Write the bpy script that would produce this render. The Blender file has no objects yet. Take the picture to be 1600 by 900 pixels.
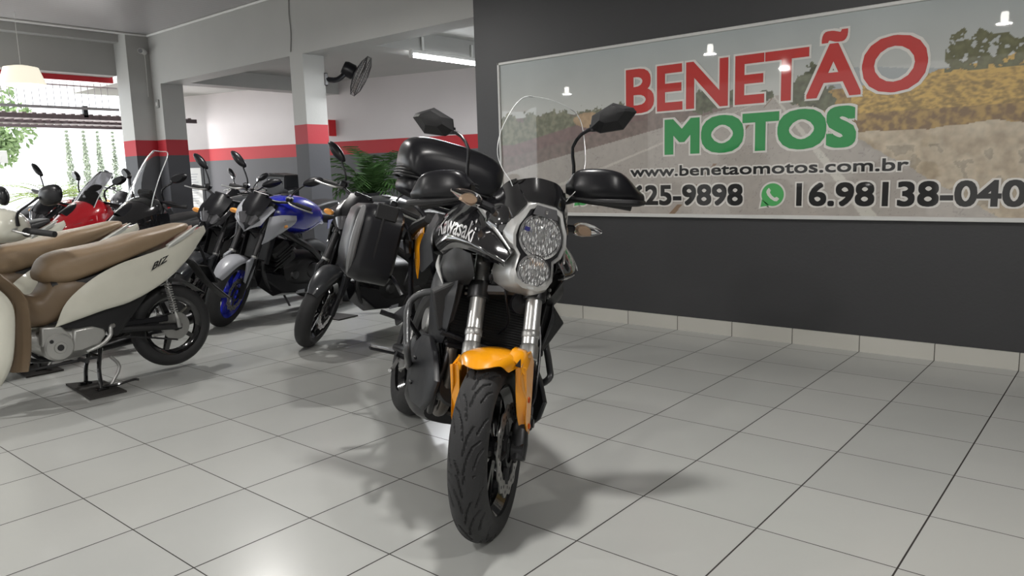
import bpy, bmesh, math, random
from mathutils import Vector, Matrix, noise
random.seed(7)
PI = math.pi
S = 0.43                      # floor tile size in metres
SC = bpy.context.scene
COL = SC.collection

# ------------------------------------------------------------------ camera
cam_d = bpy.data.cameras.new('camera'); cam = bpy.data.objects.new('camera', cam_d); COL.objects.link(cam)
cam_d.sensor_width = 36.0; cam_d.lens = 1175.5 / 1600 * 36.0; cam_d.clip_end = 400
PIT, ROL, YAW = .1493, -.0291, .7010
def _cam_axes():
    def c(d):
        cc, s = math.cos(YAW), math.sin(YAW); x = d[0]*cc+d[1]*s; y = -d[0]*s+d[1]*cc; z = d[2]
        cc, s = math.cos(PIT), math.sin(PIT); F = y*cc-z*s; U = y*s+z*cc
        cc, s = math.cos(ROL), math.sin(ROL); return (x*cc+U*s, -x*s+U*cc, F)
    e = [c(v) for v in ((1,0,0),(0,1,0),(0,0,1))]
    return [Vector((e[0][k], e[1][k], e[2][k])) for k in range(3)]
_r, _u, _f = _cam_axes()
cam.matrix_world = Matrix(((_r.x,_u.x,-_f.x,8.1342*S),(_r.y,_u.y,-_f.y,-11.391*S),(_r.z,_u.z,-_f.z,2.7694*S),(0,0,0,1)))
SC.camera = cam
# ------------------------------------------------------------------ world and exposure
SC.view_settings.view_transform = 'Standard'; SC.view_settings.look = 'None'
SC.view_settings.gamma = 1.0; SC.view_settings.use_curve_mapping = False
SC.view_settings.exposure = 0.0
W = bpy.data.worlds.new('sky'); SC.world = W; W.use_nodes = True
wn = W.node_tree.nodes; wn.clear()
_o = wn.new('ShaderNodeOutputWorld'); _b = wn.new('ShaderNodeBackground')
_b.inputs[0].default_value = (0.93, 0.97, 1.0, 1); _b.inputs[1].default_value = 2.6
W.node_tree.links.new(_b.outputs[0], _o.inputs[0])
def area(name, loc, size, sizey, power, color=(1,1,1), rot=(0,0,0)):
    d = bpy.data.lights.new(name, 'AREA'); d.shape = 'RECTANGLE'; d.size = size; d.size_y = sizey
    d.energy = power; d.color = color
    o = bpy.data.objects.new(name, d); COL.objects.link(o); o.location = loc; o.rotation_euler = rot
    return o
# daylight of the street side openings, and an added front fill
sun_d = bpy.data.lights.new('sun', 'SUN'); sun_d.energy = 3.5; sun_d.angle = math.radians(1.0); sun_d.color = (1,.96,.9)
sun = bpy.data.objects.new('sun', sun_d); COL.objects.link(sun); sun.location = (-14, 2, 9)
sun.rotation_euler = (math.radians(35), math.radians(12), 0)
area('daylight_street', (-8.3, -2.7, 1.3), 4.6, 2.3, 125, (.95,.98,1.0), (0, math.radians(-90), math.radians(90)))
area('front_fill', (0,-8.8,1.5), 9, 2.6, 60, (1,.98,.95), (math.radians(90),0,0))  # unseen fill light behind the viewer, added to soften the contrast
area('daylight_yard', (-9.6, 1.0, 1.3), 2.0, 2.3, 45, (1,.97,.97), (0, math.radians(-90), 0))

# ------------------------------------------------------------------ materials
MATS = {}
def mat(name, col, rough=.5, metal=0, coat=0, trans=0, ior=1.45, emit=None, estr=0, noise_s=0, noise_a=.0, bump=0, bscale=40, spec=.5, alpha=1):
    if name in MATS: return MATS[name]
    m = bpy.data.materials.new(name); m.use_nodes = True
    nt = m.node_tree; b = nt.nodes['Principled BSDF']
    c = (col[0], col[1], col[2], 1)
    b.inputs['Base Color'].default_value = c; b.inputs['Roughness'].default_value = rough
    b.inputs['Metallic'].default_value = metal; b.inputs['Coat Weight'].default_value = coat
    b.inputs['Coat Roughness'].default_value = .04
    b.inputs['Transmission Weight'].default_value = trans; b.inputs['IOR'].default_value = ior
    b.inputs['Specular IOR Level'].default_value = spec
    if emit: b.inputs['Emission Color'].default_value = (*emit, 1); b.inputs['Emission Strength'].default_value = estr
    tc = nt.nodes.new('ShaderNodeTexCoord')
    nz = nt.nodes.new('ShaderNodeTexNoise'); nz.inputs['Scale'].default_value = noise_s or 12; nz.inputs['Detail'].default_value = 4
    nt.links.new(tc.outputs['Object'], nz.inputs['Vector'])
    a = noise_a or .06
    mr = nt.nodes.new('ShaderNodeMapRange'); mr.inputs[3].default_value = 1-a; mr.inputs[4].default_value = 1+a
    nt.links.new(nz.outputs['Fac'], mr.inputs[0])
    mx = nt.nodes.new('ShaderNodeMix'); mx.data_type = 'RGBA'; mx.blend_type = 'MULTIPLY'; mx.inputs[0].default_value = 1
    mx.inputs[6].default_value = c; nt.links.new(mr.outputs[0], mx.inputs[7]); nt.links.new(mx.outputs[2], b.inputs['Base Color'])
    if rough > .03 and trans == 0:
        r2 = nt.nodes.new('ShaderNodeMapRange'); r2.inputs[3].default_value = rough*.85; r2.inputs[4].default_value = min(1, rough*1.2)
        nt.links.new(nz.outputs['Fac'], r2.inputs[0]); nt.links.new(r2.outputs[0], b.inputs['Roughness'])
    if bump:
        n2 = nt.nodes.new('ShaderNodeTexNoise'); n2.inputs['Scale'].default_value = bscale; n2.inputs['Detail'].default_value = 3
        nt.links.new(tc.outputs['Object'], n2.inputs['Vector'])
        bp = nt.nodes.new('ShaderNodeBump'); bp.inputs['Strength'].default_value = bump; bp.inputs['Distance'].default_value = .004
        nt.links.new(n2.outputs['Fac'], bp.inputs['Height']); nt.links.new(bp.outputs[0], b.inputs['Normal'])
    MATS[name] = m; return m
BLK   = mat('black_gloss', (.008,.008,.009), .12, coat=1)
PLA   = mat('black_plastic', (.011,.011,.012), .45, bump=.25, bscale=300)
PLS   = mat('black_satin', (.009,.009,.011), .30, spec=.4)
GRM   = mat('grey_matte_cover', (.019,.020,.023), .42)
DRK   = mat('dark_engine', (.012,.012,.013), .45, bump=.3, bscale=90)
DKM   = mat('dark_metal', (.06,.06,.062), .38, .8)
RUB   = mat('tyre_rubber', (.022,.022,.023), .62, bump=.2, bscale=160)
STL   = mat('fork_silver', (.66,.66,.65), .30, .85)
ALU   = mat('cast_aluminium', (.45,.45,.44), .38, .9, bump=.2, bscale=120)
CHR   = mat('chrome', (.8,.8,.8), .07, 1)
SLV   = mat('silver_bezel', (.52,.52,.51), .36, .6, coat=.5)
ORG   = mat('orange_paint', (.86,.34,.006), .22, coat=.9)
REFL  = mat('reflector_chrome', (.9,.9,.9), .12, 1)
CLR   = mat('clear_plastic', (.97,.98,.98), .02, trans=1, ior=1.30)
LENS  = mat('lens_glass', (.98,.98,.98), .03, trans=1, ior=1.35)
def crystal(name):
    m = bpy.data.materials.new(name); m.use_nodes = True; nt = m.node_tree; b = nt.nodes['Principled BSDF']
    b.inputs['Base Color'].default_value = (.93,.94,.95,1); b.inputs['Metallic'].default_value = .8; b.inputs['Roughness'].default_value = .08; b.inputs['Coat Weight'].default_value = 1
    tc = nt.nodes.new('ShaderNodeTexCoord'); mp = nt.nodes.new('ShaderNodeMapping'); mp.inputs['Scale'].default_value = (90,150,38)
    nt.links.new(tc.outputs['Object'], mp.inputs[0]); vo = nt.nodes.new('ShaderNodeTexVoronoi'); vo.inputs['Scale'].default_value = 1
    nt.links.new(mp.outputs[0], vo.inputs['Vector']); bp = nt.nodes.new('ShaderNodeBump'); bp.inputs['Strength'].default_value = 1; bp.inputs['Distance'].default_value = .012
    nt.links.new(vo.outputs['Distance'], bp.inputs['Height']); nt.links.new(bp.outputs[0], b.inputs['Normal']); return m
CRY   = crystal('crystal_reflector')
AMB   = mat('amber', (.9,.38,.08), .25, coat=.5)
WPT   = mat('cream_white_paint', (.68,.67,.58), .2, coat=.9)
BRN   = mat('brown_plastic', (.19,.135,.085), .4)
TAN   = mat('tan_seat_vinyl', (.28,.20,.125), .36, bump=.3, bscale=350)
RED   = mat('red_paint', (.42,.006,.014), .2, coat=1)
BLU   = mat('blue_paint', (.008,.014,.30), .25, coat=1)
BLW   = mat('blue_wheel', (.01,.02,.42), .25, coat=.8)
LGY   = mat('light_grey_paint', (.34,.35,.38), .3, coat=.6)
TXT   = mat('silver_lettering', (.75,.75,.75), .3, .3)
DTX   = mat('dark_lettering', (.01,.01,.01), .4)
SMK   = mat('smoked_screen', (.07,.07,.075), .04, trans=.85, ior=1.3)
TRED  = mat('tail_red', (.45,.02,.02), .15, coat=1)
MGL   = mat('mirror_glass', (.85,.87,.9), .02, 1)
SEATM = mat('black_seat_vinyl', (.02,.02,.021), .45, bump=.3, bscale=300)
MATT  = mat('rubber_mat', (.035,.032,.03), .7, bump=.4, bscale=90)

# ------------------------------------------------------------------ mesh helpers
class MB:
    def __init__(s): s.v = []; s.f = []
    def ring(s, pts): i = len(s.v); s.v += [tuple(p) for p in pts]; return list(range(i, i+len(pts)))
    def skin(s, a, b, closed=True):
        n = len(a)
        for k in range(n if closed else n-1):
            j = (k+1) % n; s.f.append((a[k], a[j], b[j], b[k]))
    def loft(s, rings, caps=True, closed=True, loop=False):
        R = [s.ring(r) for r in rings]
        for a, b in zip(R, R[1:]): s.skin(a, b, closed)
        if loop: s.skin(R[-1], R[0], closed)
        elif caps and closed: s.f.append(tuple(R[0][::-1])); s.f.append(tuple(R[-1]))
        return s
    def tube(s, pts, r, n=10, smooth=3, caps=True):
        pts = [Vector(p) for p in pts]
        if not isinstance(r, (list, tuple)): r = [r]*len(pts)
        if smooth and len(pts) > 2: pts, r = crom(pts, r, smooth)
        rings = []; t0 = (pts[1]-pts[0]).normalized()
        up = Vector((0,0,1)) if abs(t0.z) < .9 else Vector((1,0,0))
        nrm = t0.cross(up).normalized()
        for i, p in enumerate(pts):
            t = (pts[min(i+1, len(pts)-1)]-pts[max(i-1, 0)])
            t = t.normalized() if t.length > 1e-9 else t0
            nrm = (nrm - t*nrm.dot(t)).normalized(); b = t.cross(nrm)
            rings.append([p + (nrm*math.cos(a)+b*math.sin(a))*r[i] for a in [2*PI*k/n for k in range(n)]])
        return s.loft(rings, caps)
    def box(s, c, sz, rot=None, bev=0):
        x, y, z = [v/2 for v in sz]; M = rot or Matrix.Identity(3); c = Vector(c)
        if bev:
            b = min(bev, x, y, z)
            rings = []
            for zz, k in ((-z, b), (-z+b, 0), (z-b, 0), (z, b)):
                rings.append([c + M @ Vector(p) for p in ((-x+k,-y+b+0,zz),(-x+b,-y+k,zz),(x-b,-y+k,zz),(x-k,-y+b,zz),(x-k,y-b,zz),(x-b,y-k,zz),(-x+b,y-k,zz),(-x+k,y-b,zz))])
            return s.loft(rings)
        P = [c + M @ Vector(p) for p in ((-x,-y,-z),(x,-y,-z),(x,y,-z),(-x,y,-z))]
        Q = [c + M @ Vector(p) for p in ((-x,-y,z),(x,-y,z),(x,y,z),(-x,y,z))]
        return s.loft([P, Q])
    def lathe(s, prof, c, ax=(0,1,0), n=32, a0=0, a1=2*PI, loop=False):
        ax = Vector(ax).normalized(); u = ax.orthogonal().normalized() if abs(ax.y) < .99 else Vector((1,0,0)); w = ax.cross(u); c = Vector(c)
        full = abs(a1-a0-2*PI) < 1e-6
        m = n if full else n+1
        R = []
        for r, h in prof:
            R.append(s.ring([c + ax*h + (u*math.cos(a)+w*math.sin(a))*r for a in [a0+(a1-a0)*k/n for k in range(m)]]))
        for a, b in zip(R, R[1:]): s.skin(a, b, full)
        if loop: s.skin(R[-1], R[0], full)
        elif full:
            if prof[0][0] > 1e-6: s.f.append(tuple(R[0][::-1]))
            if prof[-1][0] > 1e-6: s.f.append(tuple(R[-1]))
        return s
    def prism(s, outline, off):
        off = Vector(off); return s.loft([[Vector(p) for p in outline], [Vector(p)+off for p in outline]])
    def surf(s, grid, nu=4, nv=4, th=0.004, flip=1):
        g = [crom([Vector(p) for p in row], [0]*len(row), nv)[0] for row in grid]
        cols = [crom([g[i][j] for i in range(len(g))], [0]*len(g), nu)[0] for j in range(len(g[0]))]
        m, n = len(cols[0]), len(cols)
        P = [[cols[j][i] for j in range(n)] for i in range(m)]
        N = [[None]*n for _ in range(m)]
        for i in range(m):
            for j in range(n):
                du = P[min(i+1,m-1)][j]-P[max(i-1,0)][j]; dv = P[i][min(j+1,n-1)]-P[i][max(j-1,0)]
                c = du.cross(dv); N[i][j] = c.normalized()*flip if c.length > 1e-12 else Vector((0,0,0))
        A = [s.ring([P[i][j] for j in range(n)]) for i in range(m)]
        B = [s.ring([P[i][j]-N[i][j]*th for j in range(n)]) for i in range(m)]
        for i in range(m-1):
            for j in range(n-1):
                s.f.append((A[i][j],A[i][j+1],A[i+1][j+1],A[i+1][j])); s.f.append((B[i][j],B[i+1][j],B[i+1][j+1],B[i][j+1]))
        for i in range(m-1):
            s.f.append((A[i][0],A[i+1][0],B[i+1][0],B[i][0])); s.f.append((A[i+1][n-1],A[i][n-1],B[i][n-1],B[i+1][n-1]))
        for j in range(n-1):
            s.f.append((A[0][j+1],A[0][j],B[0][j],B[0][j+1])); s.f.append((A[m-1][j],A[m-1][j+1],B[m-1][j+1],B[m-1][j]))
        return s
    def body(s, st, n=20, nu=3):
        """st: (x, yc, zc, halfwidth, halfheight, power) stations along x"""
        keys = [Vector((a[0],a[1],a[2])) for a in st]; ex = [a[3:6] for a in st]
        rings = []
        P, _ = crom(keys, [0]*len(keys), nu)
        E = [crom([Vector((e[0],e[1],e[2])) for e in ex], [0]*len(ex), nu)[0]][0]
        for p, e in zip(P, E):
            hw, hh, pw = max(e.x,.001), max(e.y,.001), max(e.z,1.2)
            rings.append([(p.x, p.y+hw*sg(math.cos(a),2/pw), p.z+hh*sg(math.sin(a),2/pw)) for a in [2*PI*k/n for k in range(n)]])
        return s.loft(rings)
    def xf(s, fn): s.v = [tuple(fn(Vector(p))) for p in s.v]; return s
    def mirror_y(s):
        m = MB(); m.v = [(p[0],-p[1],p[2]) for p in s.v]; m.f = [tuple(f[::-1]) for f in s.f]; return m
    def add(s, o):
        k = len(s.v); s.v += o.v; s.f += [tuple(i+k for i in f) for f in o.f]; return s
    def build(s, name, m, parent=None, ang=35, bevel=0, sub=0, fn=None):
        if fn: s.xf(fn)
        me = bpy.data.meshes.new(name); me.from_pydata(s.v, [], s.f)
        bm = bmesh.new(); bm.from_mesh(me)
        bmesh.ops.recalc_face_normals(bm, faces=bm.faces)
        bm.to_mesh(me); bm.free()
        me.shade_smooth(); me.set_sharp_from_angle(angle=math.radians(ang))
        for mm in (m if isinstance(m, (list, tuple)) else [m]): me.materials.append(mm)
        o = bpy.data.objects.new(name, me); COL.objects.link(o)
        if parent: o.parent = parent
        if bevel:
            b = o.modifiers.new('bevel', 'BEVEL'); b.width = bevel; b.segments = 2; b.limit_method = 'ANGLE'; b.angle_limit = math.radians(40)
        if sub:
            b = o.modifiers.new('sub', 'SUBSURF'); b.levels = sub; b.render_levels = sub
        return o
def sg(c, p): return math.copysign(abs(c)**p, c)
def crom(P, R, k):
    if len(P) < 3 or k < 2:
        if len(P) == 2 and k > 1:
            return [P[0].lerp(P[1], i/k) for i in range(k+1)], [R[0]+(R[1]-R[0])*i/k for i in range(k+1)]
        return list(P), list(R)
    o = []; ro = []
    for i in range(len(P)-1):
        p0 = P[i-1] if i else P[0]*2-P[1]; p1 = P[i]; p2 = P[i+1]; p3 = P[i+2] if i+2 < len(P) else P[i+1]*2-P[i]
        for j in range(k):
            t = j/k
            o.append(.5*((2*p1)+(p2-p0)*t+(2*p0-5*p1+4*p2-p3)*t*t+(3*p1-p0-3*p2+p3)*t**3)); ro.append(R[i]+(R[i+1]-R[i])*t)
    o.append(P[-1]); ro.append(R[-1]); return o, ro
def tag(o, label=None, cat=None, group=None, kind=None):
    if label: o['label'] = label
    if cat: o['category'] = cat
    if group: o['group'] = group
    if kind: o['kind'] = kind
    return o
def thing(name, label, cat, loc=(0,0,0), rot=(0,0,0), group=None):
    o = bpy.data.objects.new(name, None); COL.objects.link(o); o.empty_display_size = .1
    o.location = loc; o.rotation_euler = rot; return tag(o, label, cat, group)
def dup(root, label, loc=None, rot=None, group=None, swap=None):
    def cp(o, par):
        c = o.copy(); COL.objects.link(c)
        if par: c.parent = par
        if swap and c.type == 'MESH' and any(m and m.name in swap for m in c.data.materials):
            c.data = c.data.copy()
            for i, m in enumerate(c.data.materials):
                if m.name in swap: c.data.materials[i] = swap[m.name]
        for ch in list(o.children): cp(ch, c)
        return c
    r = cp(root, None); r['label'] = label
    if loc: r.location = loc
    if rot: r.rotation_euler = rot
    if group: r['group'] = group
    return r
def text_mb(body, size, off=0.0, ext=.002, sx=1.0, align='LEFT', shear=0, bold=0, spacing=1.0):
    """lettering lying in x-z plane, facing -y, origin at baseline start"""
    c = bpy.data.curves.new('t', 'FONT'); c.body = body; c.size = size; c.offset = off+bold; c.extrude = ext; c.align_x = align
    c.resolution_u = 4; c.shear = shear; c.space_character = spacing
    o = bpy.data.objects.new('t', c); COL.objects.link(o)
    dg = bpy.context.evaluated_depsgraph_get(); me = o.evaluated_get(dg).to_mesh()
    m = MB(); m.v = [(v.co.x*sx, -v.co.z, v.co.y) for v in me.vertices]; m.f = [tuple(p.vertices) for p in me.polygons]
    o.evaluated_get(dg).to_mesh_clear(); bpy.data.objects.remove(o); bpy.data.curves.remove(c)
    return m
def bbox(m):
    xs = [v[0] for v in m.v]; zs = [v[2] for v in m.v]; return min(xs), max(xs), min(zs), max(zs)
# ================================================================== THE ROOM
YW = .157
def nodes_of(name):
    m = bpy.data.materials.new(name); m.use_nodes = True; return m, m.node_tree, m.node_tree.nodes, m.node_tree.links, m.node_tree.nodes['Principled BSDF']
def math_n(nt, op, a, b=None, c=None):
    n = nt.nodes.new('ShaderNodeMath'); n.operation = op
    for i, v in enumerate((a, b, c)):
        if v is None: continue
        if isinstance(v, (int, float)): n.inputs[i].default_value = v
        else: nt.links.new(v, n.inputs[i])
    return n.outputs[0]
def mixc(nt, fac, a, b, blend='MIX'):
    n = nt.nodes.new('ShaderNodeMix'); n.data_type = 'RGBA'; n.blend_type = blend
    for i, v in ((0, fac), (6, a), (7, b)):
        if isinstance(v, tuple): n.inputs[i].default_value = (*v, 1) if len(v) == 3 else v
        elif isinstance(v, (int, float)): n.inputs[i].default_value = v
        else: nt.links.new(v, n.inputs[i])
    return n.outputs[2]
def tile_mat(name, c1, c2, grout, two=True, w=.0055, rough=.22, xoff=0):
    m, nt, N, L, b = nodes_of(name)
    g = N.new('ShaderNodeNewGeometry'); sp = N.new('ShaderNodeSeparateXYZ'); L.new(g.outputs['Position'], sp.inputs[0])
    def line(o, ww):
        f = math_n(nt, 'FRACT', math_n(nt, 'MULTIPLY_ADD', o, 1/S, 100.5)); d = math_n(nt, 'ABSOLUTE', math_n(nt, 'SUBTRACT', f, .5))
        return math_n(nt, 'LESS_THAN', d, ww/2/S)
    k = line(sp.outputs[0], w)
    if two: k = math_n(nt, 'MAXIMUM', k, line(sp.outputs[1], w*.75))
    fx = math_n(nt, 'FLOOR', math_n(nt, 'MULTIPLY_ADD', sp.outputs[0], 1/S, 100)); fy = math_n(nt, 'FLOOR', math_n(nt, 'MULTIPLY_ADD', sp.outputs[1], 1/S, 100))
    wn_ = N.new('ShaderNodeTexWhiteNoise'); cb = N.new('ShaderNodeCombineXYZ'); L.new(fx, cb.inputs[0]); L.new(fy, cb.inputs[1]); L.new(cb.outputs[0], wn_.inputs[0])
    nz = N.new('ShaderNodeTexNoise'); nz.inputs['Scale'].default_value = 2.2; nz.inputs['Detail'].default_value = 5; L.new(g.outputs['Position'], nz.inputs['Vector'])
    fac = math_n(nt, 'ADD', math_n(nt, 'MULTIPLY', wn_.outputs[0], .45), math_n(nt, 'MULTIPLY', nz.outputs['Fac'], .6))
    base = mixc(nt, fac, c1, c2)
    L.new(mixc(nt, k, base, grout), b.inputs['Base Color'])
    n3 = N.new('ShaderNodeTexNoise'); n3.inputs['Scale'].default_value = 14; L.new(g.outputs['Position'], n3.inputs['Vector'])
    r = math_n(nt, 'MULTIPLY_ADD', n3.outputs['Fac'], .03, rough); L.new(math_n(nt, 'MAXIMUM', r, math_n(nt, 'MULTIPLY', k, .8)), b.inputs['Roughness'])
    n4 = N.new('ShaderNodeTexNoise'); n4.inputs['Scale'].default_value = 160; L.new(g.outputs['Position'], n4.inputs['Vector'])
    bp = N.new('ShaderNodeBump'); bp.inputs['Strength'].default_value = .35; bp.inputs['Distance'].default_value = .002
    L.new(math_n(nt, 'MULTIPLY_ADD', k, -1.5, math_n(nt, 'MULTIPLY', n4.outputs['Fac'], .12)), bp.inputs['Height']); L.new(bp.outputs[0], b.inputs['Normal'])
    return m
FLOOR = tile_mat('floor_tiles', (.39,.40,.385), (.47,.475,.455), (.02,.017,.014))
BASE = tile_mat('baseboard_tiles', (.50,.49,.45), (.58,.57,.52), (.08,.075,.06), two=False, w=.005, rough=.3)
def wall_mat(name, top, bands, rough=.6):
    """bands: list of (z_from, z_to, colour) painted on the wall"""
    m, nt, N, L, b = nodes_of(name)
    g = N.new('ShaderNodeNewGeometry'); sp = N.new('ShaderNodeSeparateXYZ'); L.new(g.outputs['Position'], sp.inputs[0])
    nz = N.new('ShaderNodeTexNoise'); nz.inputs['Scale'].default_value = 1.6; nz.inputs['Detail'].default_value = 6; L.new(g.outputs['Position'], nz.inputs['Vector'])
    col = top
    z = math_n(nt, 'MULTIPLY_ADD', nz.outputs['Fac'], .006, sp.outputs[2])
    for z0, z1, c in bands:
        k = math_n(nt, 'MULTIPLY', math_n(nt, 'GREATER_THAN', z, z0), math_n(nt, 'LESS_THAN', z, z1))
        col = mixc(nt, k, col, c)
    v = math_n(nt, 'MULTIPLY_ADD', nz.outputs['Fac'], .14, .93)
    cv = N.new('ShaderNodeCombineColor'); [L.new(v, cv.inputs[i]) for i in range(3)]
    L.new(mixc(nt, 1.0, col, cv.outputs[0], 'MULTIPLY'), b.inputs['Base Color']); b.inputs['Roughness'].default_value = rough
    n2 = N.new('ShaderNodeTexNoise'); n2.inputs['Scale'].default_value = 60; L.new(g.outputs['Position'], n2.inputs['Vector'])
    bp = N.new('ShaderNodeBump'); bp.inputs['Strength'].default_value = .25; bp.inputs['Distance'].default_value = .003
    L.new(n2.outputs['Fac'], bp.inputs['Height']); L.new(bp.outputs[0], b.inputs['Normal'])
    return m
WHT = (.40,.40,.385); STR = (.36,.010,.020); GRY = (.050,.051,.058)
BANDED = wall_mat('banded_paint', WHT, [(1.60, 1.812, STR), (-1, 1.60, GRY)])
BACKW = wall_mat('back_banded_paint', (.58,.54,.54), [(1.60, 1.812, (.42,.014,.022)), (-1, 1.60, (.085,.085,.092))])
CHAR = wall_mat('charcoal_paint', (.040,.0405,.043), [], .5)
PLAINW = wall_mat('plain_white_paint', WHT, [])
def struct(name, mb, m, ang=30, bevel=0):
    return tag(mb.build(name, m, None, ang, bevel), kind='structure')
def slab(x0,x1,y0,y1,z0,z1): return MB().box(((x0+x1)/2,(y0+y1)/2,(z0+z1)/2), (x1-x0,y1-y0,z1-z0))
struct('floor', slab(-7.9, 6.2, -9.0, 6.0, -.06, 0), FLOOR)
# ribbed pvc ceiling
m, nt, N, L, b = nodes_of('ceiling_pvc')
g = N.new('ShaderNodeNewGeometry'); sp = N.new('ShaderNodeSeparateXYZ'); L.new(g.outputs['Position'], sp.inputs[0])
f = math_n(nt, 'FRACT', math_n(nt, 'MULTIPLY', sp.outputs[0], 10)); k = math_n(nt, 'LESS_THAN', f, .09)
f2 = math_n(nt, 'FRACT', math_n(nt, 'MULTIPLY', sp.outputs[0], 30)); k2 = math_n(nt, 'LESS_THAN', f2, .12)
L.new(mixc(nt, math_n(nt, 'MAXIMUM', k, math_n(nt, 'MULTIPLY', k2, .4)), (.40,.385,.39), (.29,.28,.28)), b.inputs['Base Color']); b.inputs['Roughness'].default_value = .32
bp = N.new('ShaderNodeBump'); bp.inputs['Strength'].default_value = .5; bp.inputs['Distance'].default_value = .004
L.new(math_n(nt, 'SUBTRACT', 1, math_n(nt, 'MAXIMUM', k, math_n(nt, 'MULTIPLY', k2, .5))), bp.inputs['Height']); L.new(bp.outputs[0], b.inputs['Normal'])
CEIL = m
struct('ceiling', slab(-7.56, 6.2, -9.0, .157, 3.23, 3.30), CEIL)
struct('ceiling_back', slab(-10.6, 2.0, .40, 6.0, 2.77, 2.84), PLAINW)
struct('wall_right', slab(-1.118, 6.2, .157, .40, 0, 3.30), CHAR)
GREYW = wall_mat('grey_paint', (.22,.22,.22), [])
struct('wall_east', slab(6.2, 6.35, -9.0, .4, 0, 3.30), GREYW)
struct('wall_south', slab(-7.56, 6.2, -9.15, -9.0, 0, 3.30), GREYW)
struct('baseboard_right', slab(-1.10, 6.2, .145, .157, 0, .104), BASE)
struct('trim_1', slab(-7.19, -1.118, .157, .44, 2.56, 3.30), PLAINW)             # long white beam over the openings
struct('trim_2', slab(-3.895, -3.655, .158, .437, 0, 2.56), BANDED)             # column between the openings
mb = slab(-7.56, -7.19, -.148, .47, 0, 3.23); mb.add(slab(-7.19, -6.945, .1575, .47, 0, 2.56))
struct('trim_3', mb, BANDED)                                                   # corner column
struct('trim_4', slab(-7.80, -7.56, -9.0, -.148, 2.70, 3.13).add(slab(-7.56, -7.40, -9.0, -.148, 3.13, 3.23)), PLAINW)   # beam over the street opening
struct('trim_5', slab(-6.95, -6.67, .44, 3.2, 2.56, 2.77), PLAINW)
struct('trim_6', slab(-3.05, -2.77, .44, 4.2, 2.56, 2.77), PLAINW)
mb = MB().tube([(-7.17,-9,3.215),(-7.17,.14,3.215)], .016, 8, 0); mb.add(MB().tube([(-7.17,.14,3.215),(-1.118,.14,3.215)], .016, 8, 0))
struct('trim_7', mb, mat('moulding_white', (.7,.7,.68), .35))
struct('trim_8', slab(-7.84, -7.80, -9.0, -.1, 2.63, 2.72), mat('red_fascia', (.5,.02,.03), .5))
# back wall: slanted plot boundary
a = math.atan2(3.54-2.10, -4.23+10.0); ca, sa = math.cos(a), math.sin(a)
mb = slab(-4.5, 9.5, 0, .15, -.02, 3.0).xf(lambda p: Vector((-6.9+p.x*ca-p.y*sa, 2.88+p.x*sa+p.y*ca, p.z)))
struct('wall_back', mb, BACKW)
# ------------------------------------------------------------------ outside
GND = mat('street_ground', (.55,.54,.50), .8, noise_s=3, noise_a=.15, bump=.4, bscale=8)
struct('ground', slab(-60, -7.9, -40, 30, -.10, -.02), GND)
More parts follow.
